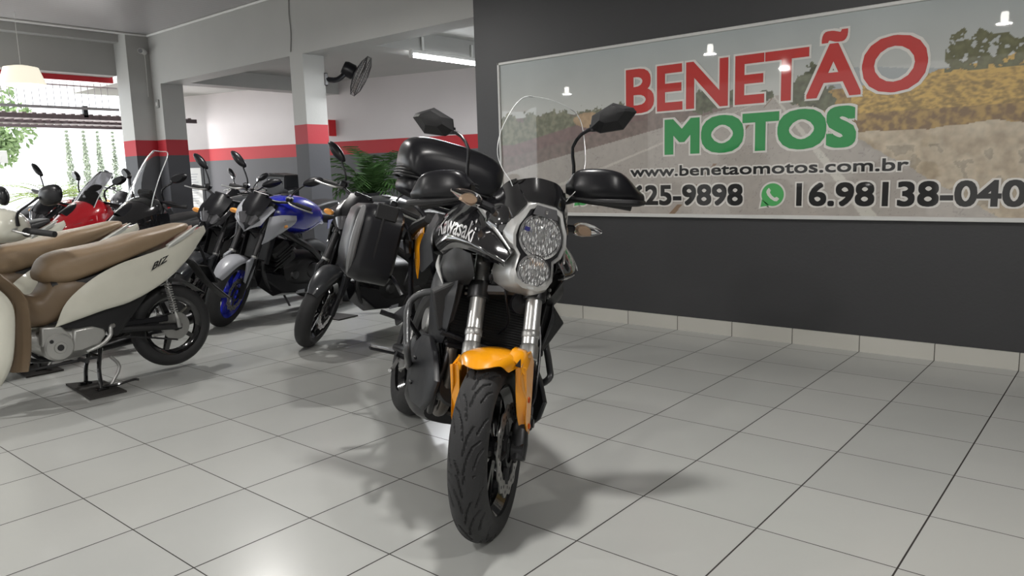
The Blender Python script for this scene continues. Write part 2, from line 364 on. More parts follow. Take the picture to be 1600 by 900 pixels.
# ================================================================== BANNER
def fbm(x, y, s, o=4): return noise.fractal(Vector((x*s, y*s, 3.1)), 1.0, 2.0, o)
def picture(x, z):
    """printed desert road picture; x, z are metres on the wall"""
    n1 = fbm(x, z, 3); n2 = fbm(x, z, 22, 3); n3 = fbm(x+7, z, 9)
    hor = 1.655 + .02*max(0, x-1.6)
    c = Vector((.40, .44, .44)).lerp(Vector((.56,.57,.54)), min(1, max(0, (2.1-z)/.45))) * (1+.05*n1)
    mt = 1.70 + .035*math.sin(x*3.1+1)+.02*math.sin(x*7)
    if 1.9 < x and z < mt+.03: c = Vector((.36,.39,.40))
    if z < hor:
        vx = 1.56; dz = hor-z
        left = vx - .02 - dz*5.2; right = vx + .05 + dz*1.55 + .02*n3
        if left < x < right:
            c = Vector((.42,.385,.35))*(1+.07*n2+.07*n1)
            for sl, w, cc in ((-3.1, .05, (.55,.52,.47)), (.78, .045, (.6,.58,.52)), (-.95, .022, (.24,.16,.10))):
                if abs(x-(vx+dz*sl)) < w*(.12+dz*1.2) and not (sl == -.95 and (int(dz*14) % 2)): c = Vector(cc)
            if abs(n3) < .012: c *= .75
        elif x >= right:
            t = min(1, max(0, (n3+.35)))
            c = Vector((.42,.34,.24)).lerp(Vector((.56,.48,.36)), t)*(1+.22*n2); c = c if z > 1.30 or n3 < .3 else c*.7
            top = 1.70-.02*abs(x-2.3); 
            if z > 1.40+.04*n1 and x > 1.85: c = Vector((.42,.27,.08)).lerp(Vector((.20,.12,.05)), min(1, max(0, .5+1.6*n2-(z-1.5)*1.5)))
        else:
            c = Vector((.22,.17,.15))*(1+.25*n2)
    # scrub along the horizon
    if x > 2.05:
        h = 1.72 + .05*n1 + .035*n3 + .05*math.sin(x*5)
        if 1.50 < z < h: n4 = fbm(x*.8, z*1.6, 34, 4); c = Vector((.62,.40,.10)).lerp(Vector((.26,.17,.05)), min(1, max(0, .42+1.1*n4+.5*n3+(1.58-z)*1.6)))
        if x > 2.55 and z < 1.87+.08*n3 and z > 1.70 and n2 > -.25: c = Vector((.13,.13,.06))*(1+.5*n2)
    if x < .62:
        h = 1.66 + .05*n3 + .06*abs(n2) - .05*max(0, x-.2)
        lo = 1.44 + .22*max(0, min(1, (x+.7)/1.2))
        if lo < z < h: c = Vector((.15,.155,.10)).lerp(Vector((.25,.25,.17)), min(1, max(0, .5+1.5*n2)))
        if lo-.10 < z < lo: c = Vector((.22,.15,.14))*(1+.2*n2)
        if (x-.08)**2/.018 + (z-1.60)**2/.0035 < 1: c = Vector((.46,.32,.19))*(1+.3*n2)
    for bx, bz, br in ((1.06,1.66,.10),(1.28,1.67,.06),(1.78,1.66,.13),(1.86,1.60,.09),(1.84,1.78,.08),(1.5,1.665,.05)):
        d = ((x-bx)/1.4)**2 + (z-bz)**2
        if d < (br*(1+.5*n2))**2*.6 and z < bz+br: c = Vector((.11,.12,.07))*(1+.6*n2)
    return [max(0, v) for v in c]
banner = thing('banner', 'long glazed shop banner with a printed desert road picture on the charcoal wall', 'banner', (0, YW, .87))
BX0, BX1, BZ0, BZ1 = -.815, 3.75, .872, 2.115
nx, nz_ = 760, 208
me = bpy.data.meshes.new('picture'); vs = []; fs = []
for j in range(nz_+1):
    for i in range(nx+1): vs.append((BX0+(BX1-BX0)*i/nx, -.022, BZ0-.87+(BZ1-BZ0)*j/nz_))
for j in range(nz_):
    for i in range(nx):
        a = j*(nx+1)+i; fs.append((a, a+1, a+nx+2, a+nx+1))
k0 = len(vs); vs += [(BX0,-.002,BZ0-.87),(BX1,-.002,BZ0-.87),(BX1,-.002,BZ1-.87),(BX0,-.002,BZ1-.87)]; fs.append((k0,k0+3,k0+2,k0+1))
me.from_pydata(vs, [], fs); ca_ = me.color_attributes.new('print', 'FLOAT_COLOR', 'POINT')
buf = []
for v in vs: buf += [*picture(v[0], v[2]+.87), 1]
ca_.data.foreach_set('color', buf)
m, nt, N, L, b = nodes_of('banner_print')
at_ = N.new('ShaderNodeAttribute'); at_.attribute_name = 'print'
L.new(at_.outputs['Color'], b.inputs['Base Color']); b.inputs['Roughness'].default_value = .5
b.inputs['Coat Weight'].default_value = 1; b.inputs['Coat Roughness'].default_value = .015
me.materials.append(m); o = bpy.data.objects.new('picture', me); COL.objects.link(o); o.parent = banner
FRM = mat('banner_frame_white', (.66,.66,.64), .35)
fz = MB()
for (x0,x1,z0,z1) in ((BX0-.02,BX1,BZ1,BZ1+.022),(BX0-.02,BX1,BZ0-.026,BZ0),(BX0-.022,BX0,BZ0-.026,BZ1+.022)):
    fz.add(MB().box(((x0+x1)/2,-.018,(z0+z1)/2-.87),(x1-x0,.034,z1-z0), bev=.003))
fz.build('frame', FRM, banner)
def lettering(body, x0, x1, zb, zt, m, outline, ol=.012, fat=0.0, dy=-.0262, ref=None):
    """one printed line of text: flat letters fattened by `fat` metres with a pale outline `ol` wide"""
    raw = text_mb(body, 1.0, 0, .004); rx = bbox(text_mb(ref or body, 1.0, 0, 0)); bx_ = bbox(raw)
    z_lo = max(rx[2], 0); kz = (zt-zb-2*fat)/(rx[3]-z_lo); kx = (x1-x0-2*fat)/(bx_[1]-bx_[0])
    def copies(r, n, y0, name, mm):
        acc = MB()
        for q in range(n):
            an = 2*PI*q/n; sq = 1/max(abs(math.cos(an)), abs(math.sin(an)), 1e-6); c_ = MB(); c_.v = list(raw.v); c_.f = list(raw.f)
            acc.add(c_.xf(lambda p: Vector((x0+fat+(p.x-bx_[0])*kx+r*sq*math.cos(an), y0+q*.00007+p.y*.1, zb+fat-.87+(p.z-z_lo)*kz+r*sq*math.sin(an)))))
        acc.build(name, mm, banner, ang=30)
    copies(fat+ol, 16, dy+.0016, 'letter_outline', outline)
    copies(fat, 16 if fat > .002 else (6 if fat else 1), dy, 'lettering', m)
LRED = mat('letter_red', (.52,.022,.016), .45, coat=.6); LGRN = mat('letter_green', (.006,.28,.06), .45, coat=.6)
LBLK = mat('letter_black', (.004,.004,.004), .45, coat=.6); LWHT = mat('letter_white', (.72,.70,.66), .45, coat=.6)
lettering('BENET\u00c3O', .432, 2.466, 1.618, 1.945, LRED, LWHT, .013, .010, ref='BENETO')
lettering('MOTOS', .757, 2.085, 1.303, 1.558, LGRN, LWHT, .013, .017, ref='MOTOS')
lettering('www.benetaomotos.com.br', .466, 2.39, 1.148, 1.225, LBLK, LWHT, .009, .0025, ref='b')
lettering('16.3625-9898', .118, 1.36, .936, 1.085, LBLK, LWHT, .010, .006, ref='16')
lettering('16.98138-040', 1.727, 2.99, .934, 1.084, LBLK, LWHT, .010, .006, ref='16')
def phone_icon(cx):
    cz = 1.008-.87
    MB().lathe([(.088,0),(.088,.0008)], (cx,-.0236,cz), (0,-1,0), 40).add(MB().prism([(cx-.083,-.0236,cz-.03),(cx-.095,-.0236,cz-.095),(cx-.02,-.0236,cz-.083)], (0,-.0008,0))).build('icon_outline', LWHT, banner)
    g_ = MB().lathe([(.076,0),(.076,.0006)], (cx,-.0246,cz), (0,-1,0), 40).add(MB().prism([(cx-.072,-.0246,cz-.03),(cx-.082,-.0246,cz-.082),(cx-.02,-.0246,cz-.072)], (0,-.0006,0)))
    g_.build('icon_bubble', mat('icon_green', (.08,.42,.12), .45, coat=.6), banner)
    ph = []
    pts = [(-.040,.030),(-.026,.046),(-.012,.030),(-.018,.014),(-.004,-.006),(.014,-.020),(.030,-.014),(.046,-.028),(.030,-.044),(.012,-.042),(-.014,-.026),(-.034,-.004),(-.043,.016)]
    MB().prism([(cx+p[0],-.0254,cz+p[1]) for p in pts], (0,-.0006,0)).build('icon_handset', LWHT, banner)
phone_icon(1.568); phone_icon(.02)

# ================================================================== LAMPS
WPL = mat('white_plastic', (.72,.72,.70), .4)
GLOW = mat('lamp_glow', (1,1,1), .5, emit=(1,.97,.90), estr=20)
def bulb(loc, label, power, big=False):
    x, y, z = loc
    t = thing('ceiling_lamp', label, 'lamp', loc, group=None)
    MB().tube([(0,0,3.23-z),(0,0,.11)], .003, 6, 0).build('cord', WPL, t)
    MB().lathe([(.012,.12),(.018,.11),(.02,.07),(.03,.06)], (0,0,0), (0,0,1), 20).build('socket', mat('socket_grey', (.3,.3,.3), .5), t)
    MB().lathe([(.030,.06),(.040,.045),(.042,-.04),(.034,-.058),(.0,-.064)], (0,0,0), (0,0,1), 24).build('led_bulb', GLOW, t)
    if big: MB().lathe([(.09,.12),(.18,.10),(.245,-.09),(.25,-.10),(.24,-.09),(.175,.09),(.09,.11)], (0,0,0), (0,0,1), 40).build('lamp_shade', mat('lamp_shade_white', (.85,.82,.70), .4, emit=(1,.93,.75), estr=.8), t)
    d = bpy.data.lights.new('lamp_light', 'AREA'); d.energy = power; d.shape = 'DISK'; d.size = .16; d.color = (1,.975,.94)
    lo = bpy.data.objects.new('lamp_light', d); COL.objects.link(lo); lo.parent = t; lo.location = (0,0,-.13 if big else -.075)
    return t
PW = 40
for loc, lab in [((-1.38,-5.10,2.87),'bare white LED bulb hanging over the aisle, mirrored in the banner above the N'),
                 ((2.07,-5.6,2.85),'bare white LED bulb mirrored at the top right corner of the banner'),
                 ((-1.18,-7.4,2.85),'bare white LED bulb mirrored in the red letter T of the banner'),
                 ((1.8,-2.6,2.85),'unseen added white LED bulb above the orange fendered motorcycle'),  # this and the other bulbs not mirrored in the banner are invented, unseen lights
                 ((-2.2,-1.6,2.85),'unseen added white LED bulb above the blue naked motorcycle'),
                 ((4.6,-3.0,2.85),'unseen added white LED bulb at the right end of the showroom'),
                 ((-5.1,-6.8,2.75),'bare white LED bulb mirrored small at the left end of the banner'),
                 ((4.8,-7.6,2.85),'unseen added white LED bulb behind the viewer')]:
    bulb(loc, lab, PW)
bulb((-6.75,-1.58,2.50), 'white conical pendant lamp hanging in front of the street opening', 14, True)
tl = thing('fluorescent_lamp', 'bare fluorescent tube batten hung from the white cross beam', 'lamp', (-2.72, 1.5, 2.50))
MB().box((0,0,.045),(.05,1.24,.04), bev=.006).build('batten', WPL, tl)
MB().lathe([(.019,-.60),(.019,.60)], (0,0,0), (0,1,0), 16).build('glass_tube', mat('tube_glow', (1,1,1), .5, emit=(.96,.98,1), estr=22), tl)
for s in (-1,1): MB().box((0,s*.612,.012),(.045,.028,.07), bev=.004).build('end_cap', WPL, tl)
for yy in (-.40,.40): MB().box((-.035,yy,.12),(.02,.03,.2)).build('bracket', WPL, tl)
o = area('tube_light', (-2.70,1.5,2.46), .05, 1.2, 85, (.96,.98,1)); o.parent = tl; o.location = (.02,0,-.04)

# ================================================================== WALL FITTINGS
t = thing('security_camera', 'small white bullet security camera on the corner column', 'camera', (-7.19, -.01, 2.995))
MB().lathe([(.035,0),(.035,.014),(.02,.03)], (0,.10,0), (1,0,0), 20).build('mount', WPL, t)
MB().tube([(.03,.10,0),(.07,.085,-.01),(.09,.06,-.005)], .010, 8).build('bracket', WPL, t)
dx = Vector((.75,-.62,-.12)).normalized()
MB().lathe([(.0,-.09),(.028,-.085),(.034,-.06),(.036,.06),(.034,.075)], (.085,.03,.0), dx, 24).build('housing', WPL, t)
MB().lathe([(.0,.0),(.029,.0),(.030,.006),(0,.006)], Vector((.085,.03,0))+dx*.073, dx, 24).build('lens', BLK, t)
tag(MB().tube([(-7.185,.09,2.97),(-7.183,.092,2.8),(-7.183,.085,2.40)], .005, 6).build('cable', WPL), 'thin white cable running down the corner column from the camera to the grey box', 'cable')
t = thing('junction_box', 'small grey socket box on the corner column', 'socket box', (-7.06, .150, 2.30))
MB().box((0,0,0),(.075,.03,.11), bev=.006).build('box_body', mat('box_grey', (.30,.30,.29), .5), t)
MB().box((0,-.018,-.005),(.045,.008,.05), bev=.002).build('cover', mat('box_white', (.55,.55,.53), .5), t)
tag(MB().tube([(-3.82,.150,3.22),(-3.84,.149,3.0),(-3.83,.15,2.8),(-3.86,.15,2.60)], .005, 6).build('cable', mat('cable_grey', (.28,.28,.27), .5)), 'thin grey cable hanging down the long white beam above the middle column', 'cable')
# wall fan behind the middle column
fan = thing('wall_fan', 'black wall fan with a wire cage mounted behind the middle column', 'fan', (-3.58, .62, 2.36))
ax = Vector((.50,.62,-.42)).normalized(); u = ax.orthogonal().normalized(); w = ax.cross(u)
fc = Vector((.10,.16,0))
cg = MB()
for rr, hh in ((.235,.0),(.235,.045),(.16,-.035),(.16,.08),(.08,-.05),(.08,.09)):
    cg.add(MB().tube([fc+ax*hh+(u*math.cos(a)+w*math.sin(a))*rr for a in [2*PI*k/36 for k in range(37)]], .0045 if rr > .2 else .0025, 5, 0))
for k in range(40):
    a = 2*PI*k/40; d = u*math.cos(a)+w*math.sin(a)
    cg.add(MB().tube([fc+ax*.095+d*.04, fc+ax*.08+d*.16, fc+ax*.045+d*.235, fc+d*.235, fc-ax*.035+d*.16, fc-ax*.055+d*.06], .0016, 4, 0))
cg.build('cage', DKM, fan)
MB().lathe([(.0,-.20),(.07,-.195),(.085,-.16),(.085,-.07),(.06,-.05)], fc, ax, 28).build('motor', PLS, fan)
for k in range(3):
    a0 = 2*PI*k/3; g = []
    for rr in (.03,.10,.17,.215):
        row = []
        for q in (-.45,-.15,.2,.5):
            a = a0+q*(1.0 if rr > .05 else .6); row.append(fc+ax*(.02+.04*q*(rr/.2))+(u*math.cos(a)+w*math.sin(a))*rr)
        g.append(row)
    MB().surf(g, 2, 2, .003).build('blade', mat('fan_blade', (.05,.045,.04), .5), fan)
MB().tube([(-.09,-.16,-.05),(-.02,-.05,-.05),tuple(fc-ax*.13)], .030, 10).add(MB().box((-.085,-.17,-.05),(.04,.05,.14), bev=.008)).build('wall_arm', PLS, fan)
# fire extinguisher sign on the back wall
def onback(d, z, off=.01): return Vector((-6.9+d*ca+off*sa, 2.88+d*sa-off*ca, z))
tag(MB().box(onback(-3.5,2.5,.012),(.06,.02,.09), bev=.004).build('wall_switch', mat('box_dark', (.1,.1,.1), .5)), 'small dark switch on the rear room wall', 'switch')
t = thing('fire_sign', 'red fire extinguisher sign on the rear room wall beside the middle column', 'sign', onback(.13,2.03), (0,0,a))
MB().box((0,0,0),(.26,.008,.26)).build('sign_plate', mat('sign_red', (.55,.01,.015), .4), t)
MB().box((-.03,-.0055,0),(.10,.004,.17), bev=.002).add(MB().box((-.03,-.0055,.10),(.05,.004,.03))).build('sign_symbol', WPL, t)
# notice board standing left
t = thing('notice_board', 'white printed notice panel with a dark edge against the rear room wall', 'notice', (-8.95,1.55,-.065), (0,0,math.radians(35)))
MB().box((0,0,.80),(.28,.02,1.45)).build('panel', WPL, t)
MB().box((.16,0,.80),(.045,.03,1.47)).build('edge_post', PLS, t)
q = MB()
for k in range(14): q.add(MB().box((-.02,-.0115,1.42-k*.045),(.20 - .04*(k%3),.002,.012)))
q.build('printed_lines', LGY, t)
# red/white low block behind the dark motorcycle
# potted palm
pl = thing('potted_palm', 'leafy green palm in a tall black planter behind the middle column', 'potted plant', (-5.15, 1.95, 0))
MB().lathe([(.0,0),(.15,0),(.20,.75),(.26,.98),(.27,1.0),(.24,1.0),(.22,.95),(0,.93)], (.35,0,0), (0,0,1), 28).build('planter', PLS, pl)
LF = mat('leaf_green', (.035,.085,.02), .5, noise_a=.4)
fr = MB(); rnd = random.Random(4)
for k in range(52):
    a1_ = rnd.uniform(0, 2*PI); ln = rnd.uniform(.35,.75); up = rnd.uniform(.30,.95)
    P = [Vector((.35,0,.95))+Vector((math.cos(a1_)*ln*t_*(.6+.4*t_), math.sin(a1_)*ln*t_*(.6+.4*t_), up*t_ - .55*ln*t_*t_*t_)) for t_ in (0,.25,.5,.75,1)]
    fr.add(MB().tube(P, .004, 4, 1))
    P2, _ = crom(P, [0]*5, 3)
    for i in range(3, len(P2)):
        tdir = (P2[i]-P2[i-1]).normalized(); side = tdir.cross(Vector((0,0,1))).normalized()
        for s_ in (-1,1):
            b0 = P2[i]; tip = b0+side*s_*.16*(1-.4*i/len(P2))+tdir*.09-Vector((0,0,.05)); wv = tdir*.012; th_ = Vector((0,0,.0015))
            fr.loft([[b0-wv, b0+wv, b0+wv+th_, b0-wv+th_],[b0.lerp(tip,.5)-wv*1.2, b0.lerp(tip,.5)+wv*1.2, b0.lerp(tip,.5)+wv*1.2+th_, b0.lerp(tip,.5)-wv*1.2+th_],[tip-wv*.1,tip+wv*.1,tip+wv*.1+th_,tip-wv*.1+th_]])
tag(fr.build('fronds', LF, pl), kind='stuff')

# ================================================================== STREET OPENING
GT = mat('gate_paint', (.30,.29,.30), .5)
gr = thing('window_grille', 'steel bar grille with two rails across the top of the street opening', 'grille', (-7.95,-.15,0))
MB().box((0,-1.6,2.577),(.02,3.5,.018)).build('top_rail', GT, gr); MB().box((0,-1.6,2.277),(.035,3.5,.035)).build('bottom_rail', GT, gr)
for k in range(34):
    y = .02-k*.088
    MB().tube([(0,y,2.26),(0,y,2.63)], .0045, 6, 0).build('bar', GT, gr)
gt = thing('overhead_gate', 'tilted up steel slat gate lying overhead outside the street opening', 'gate', (-8.05,1.0,2.18))
mb = MB()
for i, xx in enumerate((0,-1.15,-1.25,-2.1)): mb.add(MB().box((xx,-2.4,0 if i else -.02),(.06,5.2,.05 if i else .06)))
mb.build('gate_frame', mat('gate_dark', (.10,.075,.08), .5), gt)
q = MB()
for k in range(42): q.add(MB().box((-1.0,.1-k*.12,.02),(2.0,.05,.02)))
tag(q.build('slats', mat('gate_slats', (.22,.18,.18), .5), gt))
MB().box((0,-1.42,.06),(.06,.06,.16)).build('hinge_post', PLS, gt)
# trees and plants outside
def foliage(name, label, cat, loc, blobs, m, trunk=None, leaf=.12, n=500, seed=1, group=None):
    t = thing(name, label, cat, loc, group=group); rnd = random.Random(seed); f = MB()
    for (bx_, by_, bz_, br_) in blobs:
        for _ in range(n):
            d = Vector((rnd.gauss(0,1), rnd.gauss(0,1), rnd.gauss(0,1))).normalized()*br_*rnd.random()**.4
            c = Vector((bx_,by_,bz_))+d; u_ = Vector((rnd.gauss(0,1), rnd.gauss(0,1), rnd.gauss(0,1))).normalized(); v_ = u_.orthogonal().normalized()
            i = len(f.v); f.v += [tuple(c+u_*leaf), tuple(c+v_*leaf*.45), tuple(c-u_*leaf), tuple(c-v_*leaf*.45)]; f.f.append((i,i+1,i+2,i+3))
    tag(f.build('leaves', m, t), kind='stuff')
    if trunk: MB().tube(trunk[0], trunk[1], 8).build('trunk', mat('bark', (.16,.12,.09), .9), t)
    return t
LF2 = mat('street_leaf', (.24,.34,.16), .6, noise_a=.4); LF3 = mat('cypress_leaf', (.38,.43,.34), .7, noise_a=.3)  # leaf colours paled to carry the overexposed daylight
foliage('street_tree', 'tall leafy green tree outside the street opening at the left edge', 'tree', (-19,1.3,0), [(0,0,3.6,1.0),(.3,.5,2.8,.7),(-.2,.2,4.6,1.0),(.2,.3,2.2,.45)], LF2, ([(0,0,0),(.1,.05,1.2),(0,0,3.2)], [.12,.09,.06]), .10, 420, 3)
cyp = foliage('cypress', 'slim pale cypress outside, leftmost of the row', 'tree', (-26,5.84,0), [(0,0,.5+.14*k,.23-.0105*k) for k in range(20)], LF3, ([(0,0,0),(0,0,1.0)], [.05,.04]), .06, 60, 9, 'cypresses outside')
for i, (yy, lab) in enumerate(((6.40,'slim pale cypress outside, second of the row from the left'),(6.87,'slim pale cypress outside, third of the row from the left'),(7.40,'slim pale cypress outside, beside the corner column, rightmost of the row'))):
    dup(cyp, lab, (-26,yy,0), (0,0,i), 'cypresses outside')
# sago palm
pt = thing('sago_palm', 'spreading yellow green palm outside the street opening behind the scooters', 'palm', (-12.2,.45,0)); fr = MB(); rnd = random.Random(11)
for k in range(30):
    a1_ = 2*PI*k/30+rnd.uniform(-.1,.1); ln = rnd.uniform(.75,1.1); up = rnd.uniform(.35,.85)
    P = [Vector((math.cos(a1_)*ln*t_, math.sin(a1_)*ln*t_, .98+up*t_*.8-.42*t_*t_*ln)) for t_ in (0,.3,.6,1)]
    P2, _ = crom(P, [0]*4, 5)
    fr.add(MB().tube(P, .006, 4, 2))
    for i in range(2, len(P2)):
        td = (P2[i]-P2[i-1]).normalized(); sd = td.cross(Vector((0,0,1))).normalized()
        for s_ in (-1,1):
            b0 = P2[i]; tip = b0+sd*s_*.15*(1-.5*i/len(P2))+td*.08+Vector((0,0,.02)); wv = td*.010; i0 = len(fr.v)
            fr.v += [tuple(b0-wv),tuple(b0+wv),tuple(tip+wv*.1),tuple(tip-wv*.1)]; fr.f.append((i0,i0+1,i0+2,i0+3))
tag(fr.build('fronds', mat('sago_leaf', (.22,.30,.06), .5, noise_a=.3), pt), kind='stuff')
MB().lathe([(.12,0),(.15,.5),(.10,1.0),(0,1.02)], (0,0,0), (0,0,1), 14).build('trunk', mat('bark', (.16,.12,.09), .9), pt)
# street furniture outside: white gate post with number
t = thing('gate_post', 'white post with a small number plate outside the street opening', 'post', (-11.0,-.85,0))
MB().box((0,0,1.35),(.16,.16,2.7), bev=.01).build('post', WPL, t)
MB().box((.10,.05,1.72),(.02,.42,.20), bev=.004).build('number_plate', WPL, t)
q = text_mb('40', .17, 0, .002).xf(lambda p: Vector((.113-p.y, -.12+p.x, 1.66+p.z)))
q.build('number', mat('plate_grey', (.2,.2,.2), .5), t)
# ================================================================== MOTORCYCLE PARTS SHARED BY ALL BIKES
def steerer(deg, ax=1.523, rake=25):
    rk = math.radians(rake); A = Vector((ax,0,0)); U = Vector((-math.sin(rk),0,math.cos(rk))); R = Matrix.Rotation(math.radians(deg), 3, U)
    return lambda p: A + R @ (Vector(p)-A)
def tyre_mb(c, R, hw, rim_r, n=64, m=14, groove=None, cr=1.0):
    """torus-like tyre; groove(u, s) -> depth, u metres round the tread, s metres across"""
    b = (R-rim_r)*.98; mb = MB(); b = min(b, hw*1.05*cr); R0 = R-b; rings = []
    for i in range(n):
        th = 2*PI*i/n; ring = []
        for j in range(m+1):
            ph = math.radians(-118+236*j/m); y = hw*math.sin(ph)*(1 if abs(ph) < 1.7 else .98); rr = R0+b*math.cos(ph)
            if groove:
                d = groove(th*R, ph*hw)
                rr -= d*math.cos(ph); y -= d*math.sin(ph)
            ring.append((c[0]+rr*math.cos(th), c[1]+y, c[2]+rr*math.sin(th)))
        ring.append((c[0]+(rim_r-.004)*math.cos(th), c[1]+hw*.62, c[2]+(rim_r-.004)*math.sin(th)))
        ring.append((c[0]+(rim_r-.004)*math.cos(th), c[1]-hw*.62, c[2]+(rim_r-.004)*math.sin(th)))
        rings.append(ring)
    return mb.loft(rings, closed=True, loop=True)
def rim_mb(c, r, w, spokes, style='pair', hub=.04, hw=.05):
    mb = MB().lathe([(r+.008,-w),(r+.006,-w+.006),(r-.012,-w+.014),(r-.022,-w*.4),(r-.022,w*.4),(r-.012,w-.014),(r+.006,w-.006),(r+.008,w),(r-.002,w),(r-.03,w*.35),(r-.03,-w*.35),(r-.002,-w)], c, (0,1,0), 56, loop=True)
    mb.add(MB().lathe([(.0,-hw),(hub*.8,-hw),(hub,-hw*.6),(hub,hw*.6),(hub*.8,hw),(0,hw)], c, (0,1,0), 24))
    c = Vector(c)
    for k in range(spokes):
        a = 2*PI*k/spokes
        for da in ((-.13,.13) if style == 'pair' else (0,)):
            d1 = Vector((math.cos(a+da*.5),0,math.sin(a+da*.5))); d2 = Vector((math.cos(a+da*1.6),0,math.sin(a+da*1.6)))
            p0 = c+d1*hub*.7; p1 = c+d2*(r-.024); t = (p1-p0).normalized(); s = t.cross(Vector((0,1,0)))
            wd = .011 if style == 'pair' else .017
            mb.loft([[p0+s*wd+Vector((0,.022,0)), p0-s*wd+Vector((0,.022,0)), p0-s*wd-Vector((0,.022,0)), p0+s*wd-Vector((0,.022,0))],
                     [p1+s*wd*.8+Vector((0,.013,0)), p1-s*wd*.8+Vector((0,.013,0)), p1-s*wd*.8-Vector((0,.013,0)), p1+s*wd*.8-Vector((0,.013,0))]])
    return mb
def disc_mb(c, r, w=.0045, ri=.7, petals=14):
    mb = MB(); rings = [[], [], [], []]; n = petals*8; c = Vector(c)
    for i in range(n):
        a = 2*PI*i/n; ro = r*(1+.035*sg(math.sin(a*petals), .6)); rn = r*ri*(1+.03*math.sin(a*petals)); d = Vector((math.cos(a),0,math.sin(a)))
        for k, (rr, yy) in enumerate(((rn,-w/2),(ro,-w/2),(ro,w/2),(rn,w/2))): rings[k].append(c+d*rr+Vector((0,yy,0)))
    mb.loft(rings, loop=True)
    for i in range(petals*2):      # drilled holes read as dark studs
        a = 2*PI*(i+.5)/(petals*2); rr = r*(.82 if i % 2 else .91)
        mb2 = MB().lathe([(.006,-w/2-.0003),(.006,w/2+.0003)], c+Vector((math.cos(a),0,math.sin(a)))*rr, (0,1,0), 8)
        HOLES.append(mb2)
    return mb
HOLES = []
def make_wheel(name, par, c, R, hw, rim_r, rimm, spokes=5, style='pair', discs=(), disc_r=.145, fn=None, groove=None, n=64, m=14, sprocket=None, cr=1.0):
    rim = rim_mb(c, rim_r, hw*.72, spokes, style).build(name, rimm, par, fn=fn, bevel=0)
    tyre_mb(c, R, hw, rim_r, n, m, groove, cr).build('tyre', RUB, rim, ang=(28 if groove else 50), fn=fn)
    for y in discs:
        HOLES.clear(); cc = (c[0], c[1]+y, c[2])
        dsc = disc_mb(cc, disc_r); dsc.build('brake_disc', mat('disc_steel', (.42,.41,.40), .32, .9), rim, fn=fn)
        h = MB(); [h.add(x) for x in HOLES]
        h.add(MB().lathe([(.045,-.005),(.060,-.006),(.060,.006),(.045,.005)], cc, (0,1,0), 24, loop=True))
        for k in range(5):
            a = 2*PI*k/5; d = Vector((math.cos(a),0,math.sin(a))); h.add(MB().tube([Vector(cc)+d*.055, Vector(cc)+d*disc_r*.74], .009, 8, 0))
        h.build('disc_carrier', DRK, rim, fn=fn)
    return rim
def rrect(hw, hh, r, n=5):
    p = []
    for cx, cy, a0 in ((hw-r,hh-r,0),(-hw+r,hh-r,PI/2),(-hw+r,-hh+r,PI),(hw-r,-hh+r,1.5*PI)):
        for k in range(n+1): a = a0+PI/2*k/n; p.append((cx+r*math.cos(a), cy+r*math.sin(a)))
    return p

